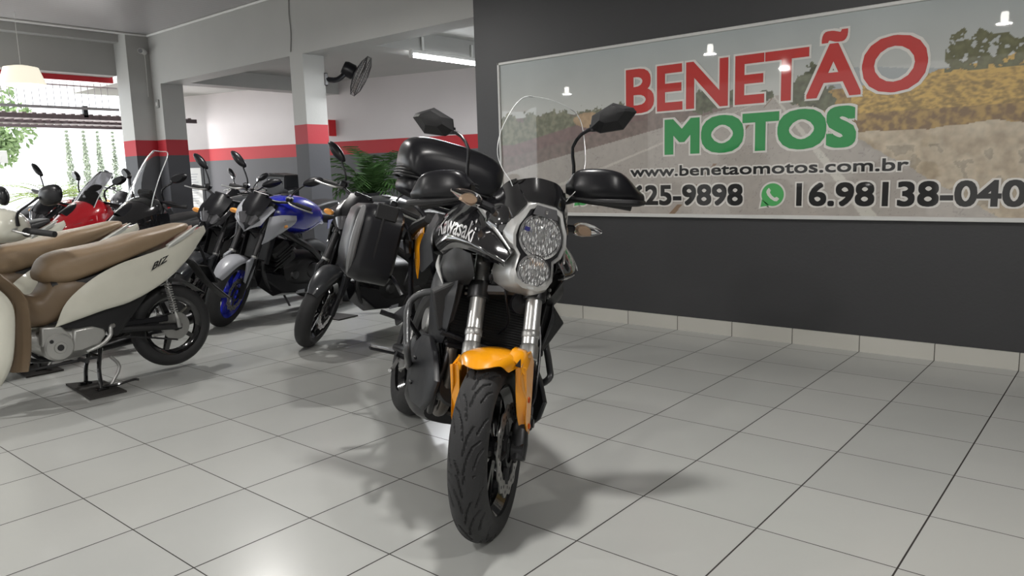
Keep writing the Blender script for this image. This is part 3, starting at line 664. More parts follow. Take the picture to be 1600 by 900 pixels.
# ================================================================== THE ORANGE FENDERED TOURING MOTORCYCLE
def touring_bike():
    ST = steerer(-33.8)
    B = thing('touring_motorcycle', 'black adventure touring motorcycle with orange front fender, tall clear windscreen and hard luggage', 'motorcycle',
              (.658,-2.421,0.004), (math.radians(-17.3), 0, math.radians(-33.04)))
    # --- front wheel with a sport-touring tread
    P = .208; segs = []
    for sd in (1,-1):
        o = 0 if sd > 0 else P/2
        for line in ([(.000,.004),(.045,.012),(.085,.030),(.105,.052)], [(.060,.000),(.110,.010),(.145,.026)], [(.020,.036),(.060,.050),(.080,.066)], [(.125,.040),(.165,.058),(.185,.072)]):
            for a_, b_ in zip(line, line[1:]): segs.append((a_[0]+o, sd*a_[1], b_[0]+o, sd*b_[1]))
    def groove(u, s):
        best = 9
        for x0,y0,x1,y1 in segs:
            if min(y0,y1)-.004 > s or max(y0,y1)+.004 < s: continue
            uu = u % P
            for sh in (-P, 0, P):
                px_, py_ = uu+sh, s; dx_, dy_ = x1-x0, y1-y0
                t = max(0, min(1, ((px_-x0)*dx_+(py_-y0)*dy_)/(dx_*dx_+dy_*dy_)))
                d = math.hypot(px_-x0-t*dx_, py_-y0-t*dy_)
                if d < best: best = d
        return .0052 if best < .0024 else (.0025 if best < .0033 else 0)
    make_wheel('front_wheel', B, (1.415,0,.302), .302, .061, .222, BLK, 5, 'pair', (-.068,.068), .150, ST, groove, 560, 64, cr=.92)
    # --- fork
    U = Vector((-.4226,0,.9063)); AX = Vector((1.415,0,.302))
    for s in (-1,1):
        o = Vector((0,s*.103,0))
        f = MB().tube([AX+o+U*.335, AX+o+U*.50, AX+o+U*.80], .0285, 24, 0).build('fork_tube', STL, B, fn=ST)
        MB().lathe([(.0295,0),(.0315,.004),(.0315,.022),(.0295,.026)], AX+o+U*.385, U, 24).add(MB().lathe([(.0295,0),(.033,.004),(.033,.05),(.0295,.056)], AX+o+U*.305, U, 24)).build('fork_collar', ALU, f, fn=ST)
        MB().tube([AX+o+U*.05, AX+o+U*.33], .0205, 16, 0).build('fork_slider', CHR, f, fn=ST)
        q = MB().tube([AX+o+U*.10, AX+o+U*.02, AX+o-U*.03], [.024,.030,.026], 14, 2)
        q.add(MB().lathe([(.0,-.022),(.030,-.02),(.030,.02),(0,.022)], AX+o, (0,1,0), 18)); q.add(MB().box(AX+o+Vector((-.045,0,.05)), (.05,.024,.09), bev=.008))
        q.build('fork_foot', DKM, f, fn=ST)
        q = MB().box(AX+Vector((-.118,s*.092,.085)), (.055,.060,.115), Matrix.Rotation(.45,3,'Y'), bev=.014)
        q.add(MB().lathe([(.016,0),(.016,.012)], AX+Vector((-.105,s*.115,.11)), (0,s,0), 12)); q.add(MB().lathe([(.016,0),(.016,.012)], AX+Vector((-.130,s*.115,.06)), (0,s,0), 12))
        q.build('brake_caliper', DRK, B, fn=ST)
        MB().tube([AX+Vector((-.12,s*.118,.12)), AX+o+U*.2+Vector((-.04,s*.03,0)), AX+o+U*.42+Vector((-.05,s*.02,0)), AX+Vector((-.30,s*.04,.62))], .0055, 8, 4).build('brake_hose', PLS, B, fn=ST)
    # fender: hood over the tyre plus blades guarding the fork legs
    g = []
    for i, a in enumerate((63,70,79,90,104,120,136)):
        R = .322+.012*math.sin(math.radians((a-60)*1.6)); hw = (.076,.092,.100,.102,.096,.084,.072)[i]; row = []
        for k, y in enumerate((-1,-.8,-.42,0,.42,.8,1)):
            drop = (.040,.014,.003,0,.003,.014,.040)[k]*1.2
            ar = math.radians(a+14*y*y*(1 if i < 2 else (.5 if i == 2 else 0))); rr = R-drop; row.append((AX.x+rr*math.cos(ar), hw*y*1.02, AX.z+rr*math.sin(ar)))
        g.append(row)
    fd = MB().surf(g, 4, 4, .004).build('front_fender', ORG, B, ang=60, fn=ST)
    for s in (-1,1):
        out = [(1.385,.615),(1.345,.622),(1.30,.58),(1.318,.50),(1.345,.40),(1.365,.345),(1.392,.350),(1.405,.40),(1.400,.47),(1.425,.52),(1.435,.585)]
        y0 = s*.112
        if s < 0: out[0], out[1], out[2] = (1.385,.60), (1.345,.60), (1.31,.56)
        m_ = MB().loft([[(x, y0+s*.022-(0 if i not in (9,10,0) else s*.012), z) for i,(x,z) in enumerate(out)], [(x+(.018 if i > 6 else 0), y0+s*.032-(0 if i not in (9,10,0) else s*.014), z) for i,(x,z) in enumerate(out)]])
        if s > 0: m_.add(MB().surf([[(1.445,s*.080,.618),(1.41,s*.085,.636),(1.36,s*.085,.638)],[(1.452,s*.115,.596),(1.405,s*.130,.622),(1.35,s*.125,.625)],[(1.440,s*.142,.555),(1.39,s*.145,.58),(1.33,s*.142,.60)]], 3, 3, .004))
        m_.add(MB().surf([[(1.440,s*.106,.585),(1.432,s*.145,.580)],[(1.432,s*.106,.50),(1.418,s*.145,.50)],[(1.418,s*.108,.42),(1.402,s*.143,.42)],[(1.395,s*.118,.35),(1.380,s*.142,.345)]], 3, 2, .004))
        m_.xf(lambda p: Vector((p.x, p.y*.89, p.z)))
        gd = m_.build('fork_guard', ORG, fd, fn=ST, bevel=.003)
        for zz, xx in ((.375,1.378),(.465,1.385)):
            MB().lathe([(.010,0),(.010,.004),(.006,.006)], (xx, s*.128, zz), (0,s,0), 12).build('guard_bolt', mat('bolt_orange', (.6,.10,.01), .3, .4), gd, fn=ST)
        if s > 0: MB().prism([(1.462,.098,.590),(1.457,.116,.584),(1.446,.113,.612)], (.002,.001,0)).build('guard_slot', PLS, gd, fn=ST)
    # clamps, bar, controls
    for nm, t, h in (('lower_clamp',.555,.030),('upper_clamp',.79,.026)):
        c = AX+U*t; q = MB()
        rot = Matrix.Rotation(math.radians(-25),3,'Y')
        q.box(c+Vector((-.012,0,0)), (.062,.15,h*1.3), rot, .008)
        for s in (-1,1):
            q.add(MB().lathe([(.030,-h),(.040,-h),(.041,-h*.8),(.041,h*.8),(.040,h),(.030,h)], c+Vector((0,s*.103,0)), U, 28))
            q.add(MB().box(c+Vector((-.03,s*.135,0)), (.03,.03,h*1.5), rot, .006))
        q.build(nm, DKM if nm[0] == 'l' else PLS, B, fn=ST, bevel=0)
    for s in (-1,1):
        for dz in (-.010,.012):
            MB().lathe([(.006,0),(.006,.008)], AX+U*(.555+dz)+Vector((-.008,s*.150,0)), (.5,s,0), 10).build('clamp_bolt', ALU, B, fn=ST)
    MB().tube([(.93,-.40,1.125),(.97,-.24,1.150),(1.035,-.11,1.115),(1.045,0,1.105),(1.035,.11,1.115),(.97,.24,1.150),(.93,.40,1.125)], .0125, 12, 4).build('handlebar', PLS, B, fn=ST)
    for s in (-1,1):
        MB().tube([(.962,s*.27,1.147),(.925,s*.415,1.122)], .0175, 14, 0).build('grip', RUB, B, fn=ST)
        MB().tube([(1.0,s*.22,1.155),(1.035,s*.25,1.15),(1.035,s*.33,1.138),(1.012,s*.42,1.125)], [.008,.007,.006,.007], 8, 4).build('lever', ALU if s > 0 else PLS, B, fn=ST)
        MB().box((1.0,s*.215,1.185), (.055,.075,.05), Matrix.Rotation(s*.25,3,'Z'), .012).add(MB().lathe([(.015,0),(.015,.006)], (1.028,s*.215,1.19),(1,0,0),14)).build('fluid_reservoir' if s < 0 else 'switch_box', PLS, B, fn=ST)
        # hand guard shell: curved in plan, arched top edge
        g = []
        for fy, xo, zt, zb in ((.185,1.030,1.200,1.165),(.225,1.050,1.240,1.155),(.29,1.054,1.246,1.148),(.355,1.042,1.240,1.145),(.395,1.018,1.222,1.143),(.435,.978,1.178,1.143),(.455,.925,1.160,1.143)):
            g.append([(xo-.042, s*fy, zt+.006),(xo-.006, s*fy, zt),(xo+.008, s*fy, (zt+zb)/2+.012),(xo+.012, s*fy, zb+.022),(xo+.002, s*fy, zb)])
        hg = MB().surf(g, 4, 4, .004, flip=s).build('hand_guard', PLS, B, ang=60, fn=ST)
        MB().tube([(1.046,s*.205,1.146),(1.058,s*.30,1.134),(1.045,s*.375,1.131),(1.005,s*.438,1.131),(.935,s*.462,1.136)], [.010,.014,.014,.013,.009], 10, 4).build('guard_rail', PLA, hg, fn=ST)
        # mirror
        st_ = [(1.0,s*.205,1.20),(1.0,s*.205,1.27),(1.005,s*.200,1.335),(.995,s*.232,1.385),(.985,s*.272,1.408)]
        mr = MB().tube(st_, [.0075,.0065,.0065,.0065,.008], 10, 2).add(MB().lathe([(.013,-.012),(.013,.012)], st_[-1], (0,0,1), 12)).build('mirror', PLS, B, fn=ST)
        o_ = [(.262,1.405),(.268,1.452),(.345,1.498),(.420,1.478),(.432,1.462),(.385,1.400),(.300,1.388)]
        cx_, cz_ = .345, 1.440
        rings = []
        for sc, xx in ((.25,1.036),(.55,1.030),(.97,.996),(1.0,.988),(.97,.978)):
            rings.append([(xx, s*(cx_+(y-cx_)*sc), cz_+(z-cz_)*sc+(.008 if sc < .6 else 0)) for y, z in o_])
        MB().loft(rings).build('mirror_head', PLA, mr, ang=20, fn=ST)
        MB().loft([[(.9775, s*(cx_+(y-cx_)*.92), cz_+(z-cz_)*.92) for y, z in o_],[(.9765, s*(cx_+(y-cx_)*.92), cz_+(z-cz_)*.92) for y, z in o_]]).build('mirror_glass', MGL, mr, fn=ST)
    # --- rear wheel, swingarm
    make_wheel('rear_wheel', B, (0,0,.314), .314, .078, .222, BLK, 5, 'pair', (-.075,), .11, None, lambda u, s: .003 if abs(((u % .12)-.06)-s*.55) < .0026 and .012 < abs(s) < .08 else 0, 300, 40, cr=.9)
    for s in (-1,1):
        MB().tube([(-.03,s*.115,.314),(.12,s*.115,.335),(.35,s*.105,.37),(.48,s*.09,.385)], [.022,.030,.034,.034], 12, 3).build('swingarm', DKM, B)
    # rear hugger
    g = []
    for a in (60,85,110,135,150):
        ar = math.radians(a); g.append([(.36*math.cos(ar)-.0, y, .314+(.36-abs(y)*.35)*math.sin(ar)) for y in (-.085,-.05,0,.05,.085)])
    MB().surf(g, 3, 3, .004).build('rear_hugger', PLA, B)
    # --- engine, radiator and what shows through
    en = MB().body([(.42,0,.40,.13,.10,3),(.55,0,.42,.165,.15,3),(.72,0,.43,.17,.155,3.2),(.86,0,.42,.155,.13,3),(.93,0,.42,.13,.09,3)]).build('engine_case', DRK, B)
    q = MB().box((.86,0,.60), (.22,.27,.24), Matrix.Rotation(.5,3,'Y'), .03)
    for k in range(5): q.add(MB().box((.86+.05-.012*k,0,.52+.035*k), (.245,.285,.010), Matrix.Rotation(.5,3,'Y')))
    q.build('cylinder_block', DRK, B)
    for s in (-1,1):
        MB().lathe([(.0,.012),(.055,.010),(.075,.0),(.082,-.02)], (.62,s*.178,.42), (0,s,0), 28).add(MB().lathe([(.0,.010),(.04,.008),(.050,-.01)], (.80,s*.165,.40), (0,s,0), 22)).build('engine_cover', DKM, en)
        MB().lathe([(.0,.01),(.045,.01),(.055,0),(.055,-.03)], (.70,s*.165,.585), (0,s,0), 20).build('pivot_cover', ALU, en)
    rd = MB().box((1.055,0,.675), (.035,.345,.235), Matrix.Rotation(math.radians(-14),3,'Y'), .008).build('radiator', mat('radiator_core', (.012,.012,.013), .5), B)
    q = MB()
    for k in range(22): q.add(MB().box((1.075-.0022*k+.026,0,.575+.0098*k), (.004,.33,.0025)))
    q.build('radiator_fins', DRK, rd)
    MB().box((1.085,0,.795), (.03,.32,.022), bev=.006).add(MB().box((1.10,0,.565),(.03,.34,.02), bev=.006)).build('radiator_bracket', PLS, B)
    for y0, y1, in ((-.085,-.085),(.055,.035)):
        MB().tube([(.93,y0,.62),(1.03,y0-.035,.605),(1.085,y0-.05,.54),(1.075,y1-.03,.44),(.99,y1,.31),(.86,y1+.02,.255),(.70,0,.235)], .0235, 14, 5).build('exhaust_header', mat('header_steel', (.13,.115,.10), .36, .85), B)
    MB().tube([(1.06,-.135,.60),(1.10,-.15,.50),(1.085,-.155,.42),(1.02,-.14,.33),(.95,-.12,.27)], .013, 12, 4).build('coolant_pipe', DKM, B)
    MB().body([(.30,0,.215,.07,.055,3),(.40,0,.215,.115,.065,3),(.62,0,.215,.12,.065,3),(.74,0,.225,.09,.05,3)]).build('exhaust_box', DKM, B)
    MB().lathe([(.0,.0),(.066,.0),(.072,.006),(.072,.035),(.060,.05)], (1.035,-.075,.40), (1,-.15,.1), 30).add(MB().lathe([(.0,.0),(.048,.0),(.050,.012),(0,.014)], (1.06,-.079,.402), (1,-.15,.1), 30)).build('oil_filter', DKM, en)
    # crash bars each side
    for s in (-1,1):
        MB().tube([(1.005,s*.13,.735),(.93,s*.23,.720),(.885,s*.280,.675),(.90,s*.292,.62),(1.00,s*.292,.545),(1.04,s*.287,.505),(.98,s*.26,.455),(.80,s*.21,.40),(.70,s*.16,.36)], .0135, 12, 5).build('crash_bar', mat('crash_bar_grey', (.085,.087,.09), .33, .5), B)
        MB().tube([(.905,s*.290,.60),(.80,s*.23,.55),(.66,s*.17,.50)], .011, 10, 3).build('crash_bar_brace', PLS, B)
    MB().tube([(1.115,-.20,.605),(1.13,0,.585),(1.115,.20,.605)], .012, 10, 4).build('crash_bar_crosspiece', PLS, B)
    # belly guards
    for s in (-1,1):
        out = [(.90,.555),(.80,.500),(.775,.400),(.82,.345),(.98,.300),(1.16,.322),(1.245,.385),(1.262,.455),(1.16,.520),(1.02,.570)]
        m_ = MB().loft([[(1.02+(x-1.02)*.99, s*.195, .43+(z-.43)*.99) for x,z in out],[(x, s*.202, z) for x,z in out],[(1.02+(x-1.02)*.96, s*.214, .43+(z-.43)*.96) for x,z in out],[(1.02+(x-1.02)*.5, s*.222, .43+(z-.43)*.5) for x,z in out]])
        ob = m_.build('belly_guard', GRM, B, ang=50)
        for xx, zz in ((.93,.46),(.96,.37)): MB().box((xx,s*.226,zz), (.03,.012,.012), bev=.004).build('guard_slot', DRK, ob)
    # frame beams, side covers
    for s in (-1,1):
        MB().tube([(1.03,s*.07,.86),(.88,s*.15,.78),(.66,s*.165,.66),(.50,s*.15,.55),(.46,s*.14,.42)], [.028,.032,.030,.028,.030], 10, 4).build('frame_beam', DKM, B)
        MB().tube([(.52,s*.12,.72),(.20,s*.14,.86),(-.25,s*.13,.93)], .014, 10, 3).build('subframe_tube', PLS, B)
        MB().tube([(.45,s*.14,.46),(.20,s*.17,.66),(-.05,s*.17,.86)], .013, 10, 3).build('subframe_brace', PLS, B)
        # foot peg and lever
        pg = MB().tube([(.50,s*.17,.37),(.515,s*.22,.385)], .012, 10, 0).add(MB().box((.53,s*.285,.392), (.040,.115,.020), Matrix.Rotation(s*.05,3,'Z'), .006)).build('foot_peg', PLS, B)
        MB().tube([(.50,s*.20,.36),(.60,s*.235,.33),(.66,s*.255,.335)], .008, 8, 3).build('foot_lever', ALU, B)
        q = MB().prism([(.44,s*.165,.30),(.56,s*.165,.34),(.50,s*.16,.52),(.40,s*.16,.50)], (0,s*.012,0)); q.build('peg_bracket', ALU, B, bevel=.004)
        MB().prism([(.12,s*.19,.50),(.22,s*.185,.46),(.40,s*.165,.55),(.36,s*.165,.62)], (0,s*.012,0)).build('pillion_bracket', PLS, B, bevel=.003)
        MB().tube([(.16,s*.18,.49),(.15,s*.27,.50)], .013, 10, 0).build('pillion_peg', PLS, B)
    MB().tube([(.55,.13,.33),(.56,.19,.24),(.535,.335,.102)], .012, 10, 2).add(MB().lathe([(0,0),(.028,0),(.028,.008),(0,.01)], (.535,.338,.100), (.1,.9,1), 14)).build('side_stand', DKM, B)
    MB().tube([(.35,.05,.62),(.15,.06,.50)], .028, 12, 0).build('shock_absorber', ALU, B)
    # --- bodywork
    def both(name, fnmb, m, **kw):
        for s in (-1,1):
            mb_ = fnmb()
            if s > 0: mb_ = mb_.mirror_y()
            ob = mb_.build(name, m, B, **kw); yield s, ob
    shroud = [[(.60,-.165,1.036),(.76,-.165,1.075),(.985,-.142,1.078),(1.20,-.115,1.018),(1.335,-.082,.958)],
              [(.72,-.225,.960),(.93,-.222,1.000),(1.13,-.190,1.005),(1.28,-.148,.965),(1.352,-.100,.932)],
              [(.84,-.240,.895),(1.02,-.236,.938),(1.20,-.208,.945),(1.31,-.162,.928),(1.358,-.112,.908)],
              [(.92,-.215,.868),(1.06,-.212,.908),(1.20,-.188,.915),(1.29,-.150,.905),(1.335,-.100,.893)]]
    for s, o in both('tank_shroud', lambda: MB().surf(shroud, 5, 5, .005), BLK, ang=60):
        # silver edge strip
        e = [Vector(p) for p in ((.975,-.158,1.085),(1.09,-.150,1.058),(1.20,-.137,1.020),(1.345,-.100,.955))]
        MB().tube([(p.x,-s*-1*p.y if False else (p.y if s < 0 else -p.y),p.z) for p in e], [.005,.009,.008,.003], 8, 4).build('edge_trim', SLV, o)
        # maker's name
    P0 = Vector((.80,-.237,.975)); P1 = Vector((1.09,-.212,.985))
    def on_shroud(u_, v_):    # u along, v up, in 0..1
        g_ = shroud; import math as _m
        U_ = u_*4; i = min(3, int(U_)); fu = U_-i; V_ = v_*3; j = min(2, int(V_)); fv = V_-j
        a_ = Vector(g_[j][i]).lerp(Vector(g_[j][i+1]), fu); b_ = Vector(g_[j+1][i]).lerp(Vector(g_[j+1][i+1]), fu)
        return a_.lerp(b_, fv)
    for s in (-1,1):
        tm = text_mb('Kawasaki', 1, 0, .0, bold=.01, shear=.2)
        bb = bbox(tm)
        def put(p, s=s):
            u_ = (p.x-bb[0])/(bb[1]-bb[0]); v_ = (p.z-bb[2])/(bb[3]-bb[2])
            if s > 0: u_ = 1-u_
            uu = .08+.50*u_; vv = .56-.38*v_+.12*u_
            q_ = on_shroud(uu, vv); q_ = Vector((q_.x, q_.y-.0085, q_.z+.003)); return q_ if s < 0 else Vector((q_.x,-q_.y,q_.z))
        tm.xf(put).build('maker_name', TXT, B, ang=80)
    for s, o in both('inner_scoop', lambda: MB().surf([[(.90,-.212,.872),(1.06,-.212,.908),(1.19,-.185,.905)],[(.95,-.225,.815),(1.12,-.218,.838),(1.19,-.155,.84)],[(1.02,-.205,.765),(1.10,-.19,.775),(1.14,-.15,.795)]], 4, 4, .006), PLA, ang=40):
        MB().tube([(x, y if s < 0 else -y, z) for x,y,z in ((.925,-.232,.862),(.965,-.236,.82),(1.04,-.218,.768))], [.004,.009,.003], 8, 4).build('scoop_highlight', SLV, o)  # added bright strip, stands in for the highlight crescent on the scoop
    for s, o in both('radiator_shroud', lambda: MB().surf([[(.74,-.185,.795),(.88,-.215,.825),(1.04,-.215,.775),(1.13,-.19,.80)],[(.76,-.19,.722),(.92,-.232,.742),(1.07,-.235,.725),(1.15,-.19,.74)],[(.82,-.185,.63),(.95,-.22,.64),(1.05,-.222,.64),(1.135,-.185,.62)],[(.86,-.178,.545),(.95,-.198,.535),(1.02,-.198,.545),(1.08,-.175,.56)]], 4, 4, .006), GRM, ang=50): pass
    for s, o in both('fairing_side', lambda: MB().surf([[(.97,-.150,1.082),(1.06,-.125,1.13),(1.15,-.115,1.18),(1.19,-.095,1.20)],[(1.17,-.128,1.028),(1.20,-.120,1.09),(1.235,-.108,1.13),(1.255,-.085,1.155)],[(1.30,-.098,.965),(1.285,-.105,1.02),(1.295,-.096,1.075),(1.30,-.070,1.125)]], 4, 4, .006), BLK, ang=50): pass
    for s, o in both('fairing_lower', lambda: MB().surf([[(1.33,-.080,.958),(1.31,-.095,.93),(1.28,-.10,.90)],[(1.20,-.10,.98),(1.18,-.115,.93),(1.16,-.11,.89)],[(1.05,-.11,.98),(1.04,-.12,.93),(1.03,-.11,.88)]], 3, 3, .005), PLS, ang=50): pass
    # headlight nacelle
    out = [(.030,1.134),(.062,1.116),(.074,1.085),(.092,1.050),(.098,1.010),(.088,.968),(.066,.944),(.070,.918),(.073,.885),(.058,.856),(.028,.842)]
    full = [(y,z) for y,z in out]+[(-y,z) for y,z in out[::-1]]
    def ring(x, sc, dz=0, x2=0): return [(x+x2*(z-.99), y*sc, .99+(z-.99)*sc+dz) for y,z in full]
    bz = MB().loft([ring(1.15,1.20,0,-.1), ring(1.24,1.20,0,-.12), ring(1.305,1.10,0,-.16), ring(1.332,1.0,0,-.18), ring(1.334,.90,0,-.18), ring(1.322,.86,0,-.18)]).build('headlight_bezel', SLV, B, ang=50)
    MB().loft([ring(1.317,.875,0,-.18), ring(1.326,.872,0,-.18)]).build('bezel_liner', PLS, bz)
    tilt = Vector((1,0,.18)).normalized()
    def lamp(name, c, r, nm):
        c = Vector(c); q = MB().lathe([(.006,-.050),(r*.45,-.044),(r*.78,-.022),(r,.0),(r+.002,.004)], c, tilt, 48).build(name, CRY, bz)
        rl = MB()
        for k in range(13):          # vertical flutes of the reflector
            yy = (k-6)/6.5*r; hh = math.sqrt(max(0, r*r-yy*yy))*.92
            if hh > .01: rl.add(MB().tube([c+tilt*(-.020)+Vector((0,yy,-hh)), c+tilt*(-.034)+Vector((0,yy,0)), c+tilt*(-.020)+Vector((0,yy,hh))], .0035, 6, 2))
        rl.build('reflector_flutes', CRY, q)
        MB().lathe([(.0,.018),(r*.17,.014),(r*.20,.0),(r*.20,-.03)], c-tilt*.006, tilt, 20).build('bulb_cap', mat('bulb_cap_grey', (.6,.6,.6), .3, .5), q)
        MB().lathe([(.0,.022),(r*.5,.019),(r*.85,.010),(r+.001,.0),(r,-.003),(r*.85,.007),(r*.5,.016),(0,.019)], c, tilt, 48).build(nm, LENS, q)
        MB().lathe([(r,-.004),(r+.006,-.002),(r+.006,.004),(r,.006)], c, tilt, 48, loop=True).build('lamp_ring', CHR, q)
    lamp('main_headlight', (1.322,0,1.022), .073, 'headlight_lens')
    lamp('lower_headlight', (1.345,0,.902), .053, 'headlight_lens')
    MB().prism([(1.3215,-.046,1.090),(1.3215,.046,1.090),(1.312,.036,1.124),(1.312,-.036,1.124)], (.004,0,0)).build('position_lamp', mat('position_lens', (.09,.09,.095), .15, .2), bz)
    MB().box((1.324,0,1.108),(.006,.012,.012), bev=.002).build('position_bulb', CHR, bz)
    MB().box((1.3235,-.052,1.034),(.002,.018,.020)).build('lens_sticker', mat('sticker_blue', (.03,.03,.25), .5), bz)
    MB().body([(1.285,0,1.035,.085,.075,2.2),(1.25,0,1.035,.125,.092,2.3),(1.18,0,1.035,.150,.10,2.4),(1.08,0,1.03,.150,.095,2.4),(.99,0,1.02,.11,.07,2.4)], 32, 4).build('headlight_fairing', BLK, B, ang=60)
    for s in (-1,1):
        MB().loft([[(1.125,s*.160,.822),(1.105,s*.262,.735),(1.10,s*.205,.600),(1.13,s*.165,.655)],[(1.07,s*.160,.822),(1.00,s*.250,.735),(1.02,s*.20,.605),(1.07,s*.165,.655)]]).build('radiator_guard', PLA, B, bevel=.006)
    # cockpit
    MB().box((1.12,0,1.16), (.03,.17,.085), Matrix.Rotation(.6,3,'Y'), .012).add(MB().box((1.17,0,1.11),(.10,.14,.09), bev=.02)).build('instrument_cluster', PLS, B)
    MB().surf([[(1.18,-.10,1.19),(1.235,-.05,1.215),(1.245,0,1.22),(1.235,.05,1.215),(1.18,.10,1.19)],[(1.25,-.085,1.16),(1.285,-.045,1.165),(1.295,0,1.168),(1.285,.045,1.165),(1.25,.085,1.16)],[(1.295,-.065,1.128),(1.31,-.03,1.135),(1.315,0,1.138),(1.31,.03,1.135),(1.295,.065,1.128)]], 4, 4, .005).build('cowl', BLK, B, ang=60)
    g = []
    for z, xc, xe, hw in ((1.505,1.085,1.070,.100),(1.470,1.100,1.075,.132),(1.40,1.135,1.09,.158),(1.33,1.170,1.11,.172),(1.265,1.205,1.13,.166),(1.215,1.235,1.165,.140),(1.17,1.268,1.20,.104),(1.13,1.300,1.215,.092),(1.10,1.318,1.215,.100)):
        g.append([(xc-(xc-xe)*abs(f)**1.7, hw*f, z+(.012 if z > 1.5 else 0)*(1-f*f)-(.045*abs(f)**2 if z < 1.14 else 0)) for f in (-1,-.66,-.33,0,.33,.66,1)])
    ws = MB().surf(g, 4, 4, .0035).build('windscreen', CLR, B, ang=70)
    rimp = [g[k][0] for k in range(len(g)-1,-1,-1)]+[(p[0],p[1],p[2]) for p in g[0][1:-1]]+[g[k][-1] for k in range(len(g))]
    MB().tube(rimp, .0014, 6, 3).build('screen_edge', mat('edge_pale', (.62,.64,.64), .15, coat=1), ws)
    # indicators
    for s in (-1,1):
        q = MB().tube([(1.14,s*.12,1.075),(1.13,s*.185,1.085)], .016, 10, 0).build('indicator', PLS, B)
        rings = []
        for yy, rx, rz in ((.180,.012,.014),(.195,.024,.024),(.225,.027,.027),(.262,.021,.021),(.298,.006,.006)):
            rings.append([(1.135+rx*math.cos(a), s*yy, 1.088+.012*(yy-.18)/.1+rz*math.sin(a)) for a in [2*PI*k/16 for k in range(16)]])
        MB().loft(rings).build('indicator_lens', LENS, q)
        MB().body([(1.122,s*.228,1.090,.030,.014,2),(1.138,s*.228,1.090,.026,.013,2)], 12, 1).build('indicator_bulb', mat('indicator_amber', (.72,.50,.34), .25, .3), q)
    # tank, seat, tail
    tk = MB().body([(.40,0,.90,.10,.06,2.6),(.48,0,.945,.155,.11,2.6),(.62,0,.965,.195,.135,2.6),(.78,0,.975,.20,.14,2.6),(.92,0,.97,.175,.13,2.6),(1.02,0,.96,.12,.10,2.6)], 28, 4).build('fuel_tank', BLK, B, ang=60)
    for s in (-1,1):
        out = [(.24,-.165,.95),(.48,-.195,1.02),(.66,-.215,1.0)],[(.22,-.180,.86),(.48,-.218,.91),(.72,-.240,.92)],[(.32,-.170,.75),(.54,-.200,.76),(.80,-.224,.83)]
        mb_ = MB().surf([list(r) for r in out], 4, 4, .006)
        if s > 0: mb_ = mb_.mirror_y()
        mb_.build('knee_pad', GRM, tk, ang=60)
    MB().lathe([(0,.012),(.035,.010),(.038,0)], (.80,0,1.11), (0,0,1), 24).build('fuel_cap', DKM, tk)
    MB().body([(-.38,0,.985,.10,.030,3),(-.25,0,.985,.125,.045,3),(-.05,0,.975,.14,.05,3),(.10,0,.93,.145,.055,3),(.25,0,.885,.15,.055,3),(.40,0,.90,.12,.05,3),(.47,0,.93,.07,.03,3)], 24, 4).build('seat', SEATM, B, ang=60)
    for s in (-1,1):
        g = [[(-.42,-.10,.975),(-.20,-.135,.972),(.02,-.150,.958),(.16,-.165,.91),(.28,-.172,.865)],[(-.40,-.115,.925),(-.20,-.15,.905),(.04,-.172,.885),(.20,-.185,.84),(.31,-.182,.80)],[(-.36,-.105,.895),(-.18,-.14,.86),(.06,-.165,.81),(.24,-.178,.755),(.335,-.175,.71)]]
        mb_ = MB().surf(g, 4, 4, .005)
        if s > 0: mb_ = mb_.mirror_y()
        mb_.build('side_panel', ORG, B, ang=60)
        q = MB().tube([(.10,s*.155,.985),(0,s*.19,1.03),(-.20,s*.185,1.045),(-.42,s*.12,1.03)], .012, 10, 4); q.build('grab_rail', PLS, B)
        q = MB().tube([(.24,s*.175,.985),(.10,s*.20,.93),(.02,s*.205,.86),(.10,s*.20,.79)], [.020,.026,.024,.016], 8, 4); q.build('side_bracket', PLA, B)
    MB().body([(-.55,0,.955,.05,.02,2.5),(-.46,0,.96,.08,.04,2.5),(-.36,0,.95,.09,.05,2.5)], 16, 2).build('tail_cowl', BLK, B)
    MB().box((-.555,0,.94), (.03,.09,.035), bev=.01).build('tail_light', TRED, B)
    MB().prism([(-.42,-.06,.93),(-.62,-.05,.62),(-.60,-.05,.60),(-.38,-.06,.88)], (0,.12,0)).build('rear_mudflap', PLA, B)
    MB().box((-.42,0,1.055), (.34,.22,.02), bev=.006).build('rear_rack', PLS, B)
    # top case: clam shell with ribbed seam
    def shell(x, w, z0, z1, p=3.2): return (x, 0, (z0+z1)/2, w, (z1-z0)/2, p)
    tc = MB().body([shell(-.205,.19,1.19,1.30),shell(-.22,.235,1.17,1.35),shell(-.28,.275,1.17,1.405),shell(-.42,.292,1.17,1.425),shell(-.56,.275,1.17,1.40),shell(-.63,.225,1.18,1.34),shell(-.645,.17,1.20,1.29)], 32, 4).build('top_case', PLS, B, ang=60)
    MB().body([shell(-.225,.17,1.10,1.19),shell(-.24,.215,1.08,1.20),shell(-.30,.25,1.075,1.205),shell(-.42,.262,1.07,1.205),shell(-.55,.25,1.075,1.20),shell(-.62,.20,1.09,1.19)], 32, 4).build('case_base', PLS, tc, ang=60)
    for k, zz in enumerate((1.182,1.198,1.214,1.230)):
        loop = []
        for i in range(49):
            a = 2*PI*i/48; loop.append((-.425+.218*sg(math.cos(a),.55), .284*sg(math.sin(a),.55)*(1-.01*k), zz+.0))
        MB().tube(loop, .0068, 8, 0, caps=False).build('case_rib', PLA, tc)
    MB().box((-.215,0,1.20),(.022,.07,.075), bev=.008).build('case_latch', PLA, tc)
